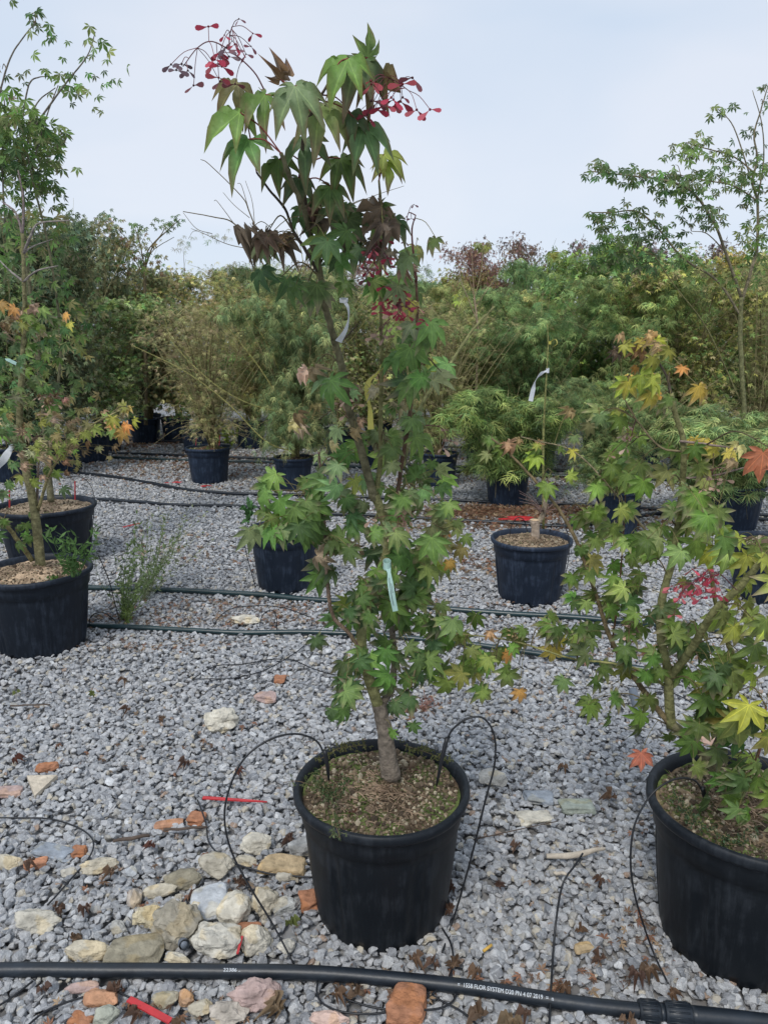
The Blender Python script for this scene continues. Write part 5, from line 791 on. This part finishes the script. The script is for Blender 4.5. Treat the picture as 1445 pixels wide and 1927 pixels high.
# green cane with tags, and the cut stump with its brush of twigs
mb = MB(); tube(mb, spline([np.array([xfor(1022, 5.0, .38), 5.0, .38]), at(1022, 830, 4.95), at(1026, 740, 4.92), at(1031, 650, 4.9), at(1029, 610, 4.9)], 5), (.0085, .003), 8, (.22, .22, .08)); o = mb.build('cane', M_bark, origin=(xfor(1022, 5.0, .38), 5.0, .38), smooth=True); tag(o, 'slim yellow-green cane with a white and a yellow tag', 'cane')
bs = pot_top(1005, 4.72, .41); st = empty('tree_stump', tuple(bs), 'short cut-off maple stump standing in the blue-black pot', 'stump')
mb = MB(); tube(mb, spline([bs - np.array([0, 0, .02]), bs + np.array([.005, 0, .08]), bs + np.array([-.005, 0, .15])], 4), (.036, .026, .03), 12, (.38, .30, .23), wob=.05); mb.build('trunk', M_bark, st, smooth=True)
mb = MB(); tube(mb, spline([bs + np.array([.01, 0, .12]), bs + np.array([.05, 0, .19]), bs + np.array([.06, -.02, .3])], 4), (.02, .012), 8, (.3, .24, .17)); 
for k in range(26):
    a = rs.uniform(0, 6.28); p = bs + np.array([.05, 0, .2]); e = p + np.array([.16 * math.cos(a), .16 * math.sin(a), rs.uniform(-.03, .14)]); tube(mb, spline([p, (p + e) / 2 + (0, 0, .02), e], 3), (.002, .001), 4, (.22, .15, .13))
mb.build('branch', M_bark, st, smooth=True)
mb = MB(); V, Fc = ICO[1]; mb.add(V * np.array([.03, .03, .006]) + bs + np.array([-.005, -.004, .152]), Fc, (.62, .45, .28)); mb.build('cut_face', M_gran, st)
def stick(name, label, A, B, r, m, cat, k=4, sag=0, flat=False, group=None):
    A, B = np.array(A), np.array(B); P = np.array([A + (B - A) * t + np.array([0, 0, sag * math.sin(t * 3.14)]) + rs.normal(0, r[0] * .3 if not flat else 0, 3) * (0 < t < 1) for t in np.linspace(0, 1, 7)]); mb = MB()
    if flat: w_ = np.cross(B - A, (0, 0, 1)); w_ = w_ / np.linalg.norm(w_); strip(mb, P, np.array([w_ * x for x in np.interp(np.linspace(0, 1, 7), np.linspace(0, 1, len(r)), r)]), th=.0022)
    else: tube(mb, P, r, 9, wob=.06 if m in (M_wood, M_twig) else 0)
    o = mb.build(name, m, origin=tuple(A), smooth=not flat); tag(o, label, cat, group); return o
stick('plastic_stake', 'flat pointed red plastic stake lying left of the central pot', gr(382, 1501, .045), gr(503, 1509, .04), (.0075, .007, .0055, .001), M_red, 'stake', flat=True)
stick('plastic_stake', 'folded red plastic stake below the hose at the bottom left', gr(243, 1880, .05), gr(322, 1922, .05), (.008, .0085, .008), M_red, 'stake', flat=True)
stick('plastic_stake', 'red plastic stake on the gravel behind the weed', gr(232, 992, .04), gr(266, 984, .05), (.012, .012), M_red, 'stake', flat=True)
stick('plastic_stake', 'red plastic scrap between the orange brick and the big rounded rock', gr(447, 1795, .05), gr(456, 1762, .06), (.003, .003), M_red, 'stake', flat=True)
for lab, px, py, Y, l in (('upright red stick at the right of the widest pot', 142, 940, 5.55, .14), ('upright red stick at the left of the widest pot', 19, 955, 5.5, .13), ('right red stick in the small looking dark pot', 413, 838, 8.7, .12), ('left red stick in the small looking dark pot', 369, 838, 8.8, .09), ('red stick in the pot behind the central stem', 592, 975, 4.95, .12)):
    A = at(px, py, Y); stick('marker_stick', lab, A, A + np.array([.012, 0, l]), (.009, .008), M_red, 'marker', group='red marker sticks', flat=True)
mb = MB(); c = gr(968, 977, .03)
for k in range(10):
    V, Fc = cut_stone(1, 700 + k, 8); mb.add(V * np.array([.16, .09, .03]) + c + np.array([rs.uniform(-.13, .13), rs.uniform(-.06, .06), .01]), Fc)
tag(mb.build('red_mesh_bag', M_red, origin=tuple(c)), 'crumpled red plastic lying behind the stump pot', 'bag')
for lab, px, py in (('crumpled red scraps in front of the red stick pot', 398, 914), ('red scraps on gravel left of the red stick pot', 326, 909)):
    mb = MB(); c = gr(px, py, .03)
    for k in range(5): V, Fc = cut_stone(1, 720 + k, 8); mb.add(V * np.array([.07, .05, .014]) + c + np.array([rs.uniform(-.09, .09), rs.uniform(-.06, .06), .004]), Fc)
    tag(mb.build('plastic_scrap', M_red, origin=tuple(c)), lab, 'scrap')
stick('dry_stick', 'pale barkless stick lying right of the central pot', gr(1028, 1611, .045), gr(1138, 1597, .06), (.008, .010, .009, .005), M_wood, 'stick', sag=-.008)
stick('dry_stick', 'short pale stick below the longer pale one', gr(1042, 1640, .04), gr(1072, 1645, .04), (.006, .005), M_wood, 'stick')
stick('twig', 'brown twig lying left of the red stake', gr(213, 1583, .04), gr(282, 1572, .045), (.005, .007, .005), M_twig, 'twig')
stick('twig', 'dark twig touching the half orange brick sliver', gr(308, 1562, .045), gr(390, 1556, .045), (.005, .004), M_twig, 'twig')
stick('twig', 'thin long twig right of the central pot', gr(890, 1580, .03), gr(1050, 1545, .05), (.002, .0015), M_twig, 'twig')
stick('twig', 'short twig low at the left edge of the far gravel', gr(20, 1328, .04), gr(95, 1326, .04), (.004, .003), M_twig, 'twig')
def pipe(label, A, B, r):
    mb = MB(); d = np.array(B) - np.array(A); P = np.array([np.array(A) + d * t for t in (0, .5, 1)]); tube(mb, P, r, 18, cap=False); tube(mb, P[::-1], r * .86, 18, cap=False)
    d /= np.linalg.norm(d); tube(mb, np.array([P[-1] - d * .001, P[-1] + d * .001]), r * .7, 12); return tag(mb.build('pipe_piece', M_pipe, origin=tuple(A), smooth=True), label, 'pipe')
pipe('short grey pipe stub on the gravel behind the right maple', gr(1190, 1300, .05), gr(1201, 1345, .035), .019)
pipe('dark open pipe end sticking out between the heap and the hose', gr(340, 1765, .03), gr(347, 1778, .05), .014)
mb = MB(); A, B = gr(909, 1790, .042), gr(925, 1778, .046); tube(mb, np.array([A, B]), .004, 10); tag(mb.build('cigarette_butt', M_butt, origin=tuple(A), smooth=True), 'yellow cigarette butt on the gravel above the hose', 'cigarette butt')
# dead leaves: each a thing, copies share their meshes
DL = []
for k in range(7):
    mb = MB(); c = [(.17, .105, .075), (.22, .14, .09), (.14, .085, .065), (.2, .135, .09), (.17, .075, .055), (.25, .18, .11), (.17, .2, .06)][k]
    put_leaves(mb, [maple_tmpl(60 + k, 7, droop=.2 if k < 6 else .1, fold=.3, curl=.9 if k < 6 else .35)], [(0, 0, 0)], [(0, 1, 0)], [(0, 0, 1)], [1.0], [c]); DL.append(mb.mesh('dead_leaf', M_leaf))
DLP = [(62, 1628, 0, 'on the flat orange chip'), (232, 1277, 1, 'far left of the pointed cream rock'), (240, 1332, 0, 'left of the pointed cream rock'), (300, 1352, 1, 'between the scattered leaves left of the cream rock'), (350, 1432, 2, 'right of the red brick lump'), (32, 1303, 6, 'near the far left edge'), (177, 1306, 6, 'far left, alone on grey gravel'), (285, 1592, 4, 'below the brown twig'), (30, 1425, 4, 'left of the red brick lump'),
 (105, 1708, 0, 'left one of a pair above the wide rough rock'), (160, 1705, 2, 'right one of a pair above the wide rough rock'), (138, 1768, 3, 'above the long cream rock'), (372, 1682, 2, 'at the top of the rubble heap'), (448, 1662, 0, 'between the flat cream rock and the heap'), (548, 1580, 2, 'between pale rock and grey rock'), (452, 1445, 4, 'behind the left drip tube'), (210, 1640, 1, 'resting on the lumpy cream rock'),
 (545, 1735, 6, 'green and yellow, below the central pot left'), (632, 1868, 1, 'right of the porous pinkish rock'), (672, 1872, 3, 'just below the hose under the pot'), (775, 1803, 1, 'left one of the row above the hose'), (815, 1812, 0, 'second of the row above the hose'), (855, 1818, 3, 'third of the row above the hose'), (900, 1826, 1, 'fourth of the row above the hose'), (938, 1668, 2, 'alone right of the pot body'), (850, 1712, 0, 'touching the right side of the central pot'), (852, 1668, 2, 'higher at the right side of the central pot'),
 (1130, 1652, 0, 'below the pale stick'), (1150, 1500, 1, 'left of the large right pot rim'), (1092, 1752, 1, 'left of the tan flake'), (1130, 1805, 0, 'below the tan flake'), (1200, 1830, 2, 'near the foot of the right drip tube'), (1222, 1820, 3, 'at the left foot of the large right pot'), (1262, 1868, 1, 'against the coupling'), (905, 1912, 3, 'large, below the print on the hose'), (965, 1916, 5, 'curled wide, below the print'), (990, 1905, 0, 'at the bottom edge right of centre'), (1180, 1920, 1, 'at the bottom edge under the coupling'),
 (225, 1856, 0, 'half under the hose at left'), (340, 1918, 1, 'at the bottom beside the red stake'), (525, 1898, 5, 'below the porous rock'), (1060, 1852, 1, 'against the hose right of the print'), (660, 1528, 4, None), (775, 1450, 2, None), (1060, 1440, 1, 'far right of the central pot'), (975, 1590, 0, 'right of the pot near the thin twig'), (80, 1860, 2, 'below the hose at far left'), (262, 1905, 0, 'under the folded red stake')]
for i, (px, py, k, wh) in enumerate(DLP):
    z = .045; c = gr(px, py, z)
    if wh is None: z = .385; c = gr(px, py, z)
    if wh and 'on the' in wh and 'chip' in wh: c[2] += .02
    o = bpy.data.objects.new('dead_leaf', DL[k]); COL.objects.link(o); o.location = c; o.rotation_euler = (rs.uniform(-.5, .5), rs.uniform(-.5, .5), rs.uniform(0, 6.28)); s = rs.uniform(.027, .037) * (1.5 if wh and 'large' in wh or k == 5 else 1); o.scale = (s, s, s)
    wh = wh or ('on the soil of the central pot near its front' if px == 660 else 'on the soil of the central pot behind the trunk'); tag(o, ('brown curled' if k < 4 else 'reddish brown' if k == 4 else 'wide brown' if k == 5 else 'fading green') + ' fallen leaf ' + wh, 'dead leaf', 'fallen leaves on the gravel')
# small litter too numerous to count
mb = MB(); PP = []
for (cx, cy, rx, ry, n) in ((560, 1165, 480, 14, 420), (300, 1215, 200, 14, 90), (1000, 960, 250, 14, 800), (400, 880, 250, 30, 500), (1000, 900, 300, 20, 500), (1230, 1225, 90, 18, 90), (920, 1060, 60, 25, 130), (250, 835, 130, 12, 260), (560, 915, 300, 18, 140), (900, 1850, 350, 30, 70), (250, 1890, 250, 25, 40), (1000, 1330, 200, 60, 40), (300, 1400, 300, 100, 60), (790, 1330, 50, 20, 60), (930, 962, 160, 16, 1400), (1000, 985, 300, 18, 700), (230, 828, 160, 14, 900), (150, 1160, 120, 10, 60), (300, 870, 200, 20, 400), (560, 1140, 450, 18, 400), (1200, 1235, 150, 25, 160), (700, 850, 400, 25, 400), (1200, 1750, 120, 60, 40), (420, 1650, 250, 60, 50), (1200, 1560, 150, 80, 30), (400, 1040, 200, 40, 60), (1250, 880, 250, 40, 200), (650, 800, 700, 12, 500)):
    for k in range(n): PP.append(gr(cx + rs.normal(0, rx * .5), cy + rs.normal(0, ry * .5), .03))
PP = np.array(PP); PP = PP[(PP[:, 1] > 1) & (PP[:, 1] < 18)]; n = len(PP); cc = np.array([(.26, .16, .1), (.17, .105, .07), (.38, .27, .17), (.3, .15, .09)])[rs.randint(0, 4, n)] * rs.uniform(.7, 1.3, (n, 1))
put_leaves(mb, T_mid, PP, np.c_[rs.normal(0, 1, (n, 2)), rs.normal(0, .3, n)], np.c_[rs.normal(0, .6, (n, 2)), np.ones(n)], rs.uniform(.008, .028, n) * (1 + (PP[:, 1] > 5)), cc); o = mb.build('leaf_litter', M_leafbg); tag(o, 'tiny brown leaf crumbs scattered over the gravel', 'litter', kind='stuff')
# weeds
def weed(name, label, base, n, spread, hgt, col, lw=.0035, ll=.035, nl=14, lean=(0, 0), cat='weed'):
    root = empty(name, tuple(base), label, cat); st = MB(); lf = MB(); base = np.array(base)
    for i in range(n):
        a = rs.uniform(0, 6.28); e = base + np.array([spread * math.cos(a) * rs.rand() + lean[0] * rs.uniform(.3, 1), spread * .6 * math.sin(a) + lean[1], hgt * rs.uniform(.4, 1)]); P = spline([base + rs.normal(0, .01, 3) * (1, 1, 0), (base + e) / 2 + rs.normal(0, spread * .1, 3), e], 6); tube(st, P, (.0018, .0007), 4, np.array(col) * .9)
        for j in range(nl):
            k = rs.randint(2, len(P)); d = rs.normal(0, 1, 3) + (P[k] - P[k - 1]) * 20 + np.array([0, 0, .3]); d /= np.linalg.norm(d); q = np.cross(d, rs.normal(0, 1, 3)); q /= np.linalg.norm(q); l = ll * rs.uniform(.5, 1.2); p = P[k]
            lf.add([p, p + d * l * .45 + q * lw, p + d * l, p + d * l * .45 - q * lw], [(0, 1, 2), (0, 2, 3)], np.array(col) * rs.uniform(.6, 1.5))
    st.build('stems', M_bark, root, smooth=True); lf.build('leaves', M_leafbg, root); return root
GW = (.16, .22, .09)
weed('weed_plant', 'airy pale green weed spreading on the gravel right of the left pots', gr(232, 1165, .02), 34, .36, .6, GW, lw=.006, nl=26, lean=(.16, .1))
weed('weed_plant', 'wispy seeding weed to the right, leaning toward the far gravel', gr(270, 1130, .02), 26, .26, .55, (.27, .30, .16), lw=.005, nl=22, lean=(.22, .3), ll=.028)
weed('weed_plant', 'leafy green weed hanging over the right rim of the scuffed left pot', at(140, 1085, 3.72), 16, .16, .26, (.09, .17, .05), lw=.007, ll=.05, lean=(.03, 0), nl=16)
weed('grass_tuft', 'small bright grass tuft below the weed beside the teal hose', gr(240, 1172, .02), 26, .05, .11, (.26, .34, .1), nl=3, ll=.05, lw=.002)
weed('weed_plant', 'tiny green sprout on the soil of the scuffed left pot', at(104, 1092, 3.78), 5, .04, .03, (.12, .22, .06), lw=.008, ll=.02, nl=5)
weed('weed_plant', 'green broad-leaved sprout beside the pot behind the central stem', at(468, 985, 4.7), 7, .06, .14, (.08, .18, .06), lw=.014, ll=.05, nl=7)
weed('weed_plant', 'low pinkish weeds on the gravel behind the central pot', gr(800, 1335, .02), 22, .14, .05, (.34, .19, .15), nl=8, ll=.014)
weed('weed_plant', 'small leafy shrub shoots with yellow leaves at the red stick pot', at(430, 835, 8.75), 10, .16, .25, (.2, .26, .06), lw=.02, ll=.06, nl=8)
zr = .38
def creep(label, pts, n, col):
    root = empty('creeping_weed', tuple(at(*pts[0])), label, 'weed'); mb = MB(); lf = MB(); A = spline([at(*p) for p in pts], 6); tube(mb, A, (.0012, .0007), 4, (.2, .14, .09))
    for i in range(n):
        p = A[rs.randint(len(A))] + rs.normal(0, .006, 3); d = rs.normal(0, 1, 3) + (0, -.3, .4); d /= np.linalg.norm(d); e = p + d * rs.uniform(.01, .022); tube(mb, np.array([p, e]), .0006, 3, (.16, .16, .07), cap=False)
        for j in range(5):
            c = p + (e - p) * rs.uniform(.3, 1); dd = rs.normal(0, 1, 3); dd /= np.linalg.norm(dd); q = np.cross(dd, (0, 1, .3)); q /= np.linalg.norm(q) + 1e-9; lf.add([c, c + dd * .005 + q * .002, c + dd * .009, c + dd * .005 - q * .002], [(0, 1, 2), (0, 2, 3)], np.array(col) * rs.uniform(.6, 1.6))
    mb.build('stems', M_bark, root); lf.build('leaves', M_leafbg, root)
creep('creeping weed trailing over the front left rim of the central pot', [(608, 1475, 1.86), (622, 1510, 1.8), (630, 1545, 1.73), (640, 1578, 1.68)], 34, (.1, .13, .06))
creep('creeping weed poking out over the left rim of the central pot', [(615, 1480, 1.86), (590, 1478, 1.84), (560, 1470, 1.82), (535, 1472, 1.8)], 26, (.11, .14, .06))
creep('dark green creeping weed on the soil left of the central trunk', [(595, 1450, 1.9), (605, 1480, 1.86), (625, 1500, 1.82), (640, 1490, 1.84), (650, 1470, 1.87)], 60, (.05, .09, .035))
creep('dark green creeping weed along the left of the stony soil in the right pot', [(1270, 1490, 1.80), (1290, 1530, 1.74), (1330, 1560, 1.70), (1380, 1590, 1.66), (1420, 1560, 1.70)], 110, (.06, .1, .05))
creep('mossy weed at the back left of the central pot', [(600, 1430, 1.95), (640, 1408, 2.02), (690, 1402, 2.08)], 50, (.13, .13, .05))
creep('mossy weed at the back right of the central pot', [(760, 1402, 2.08), (800, 1415, 2.05), (840, 1430, 2.0)], 50, (.11, .12, .045))
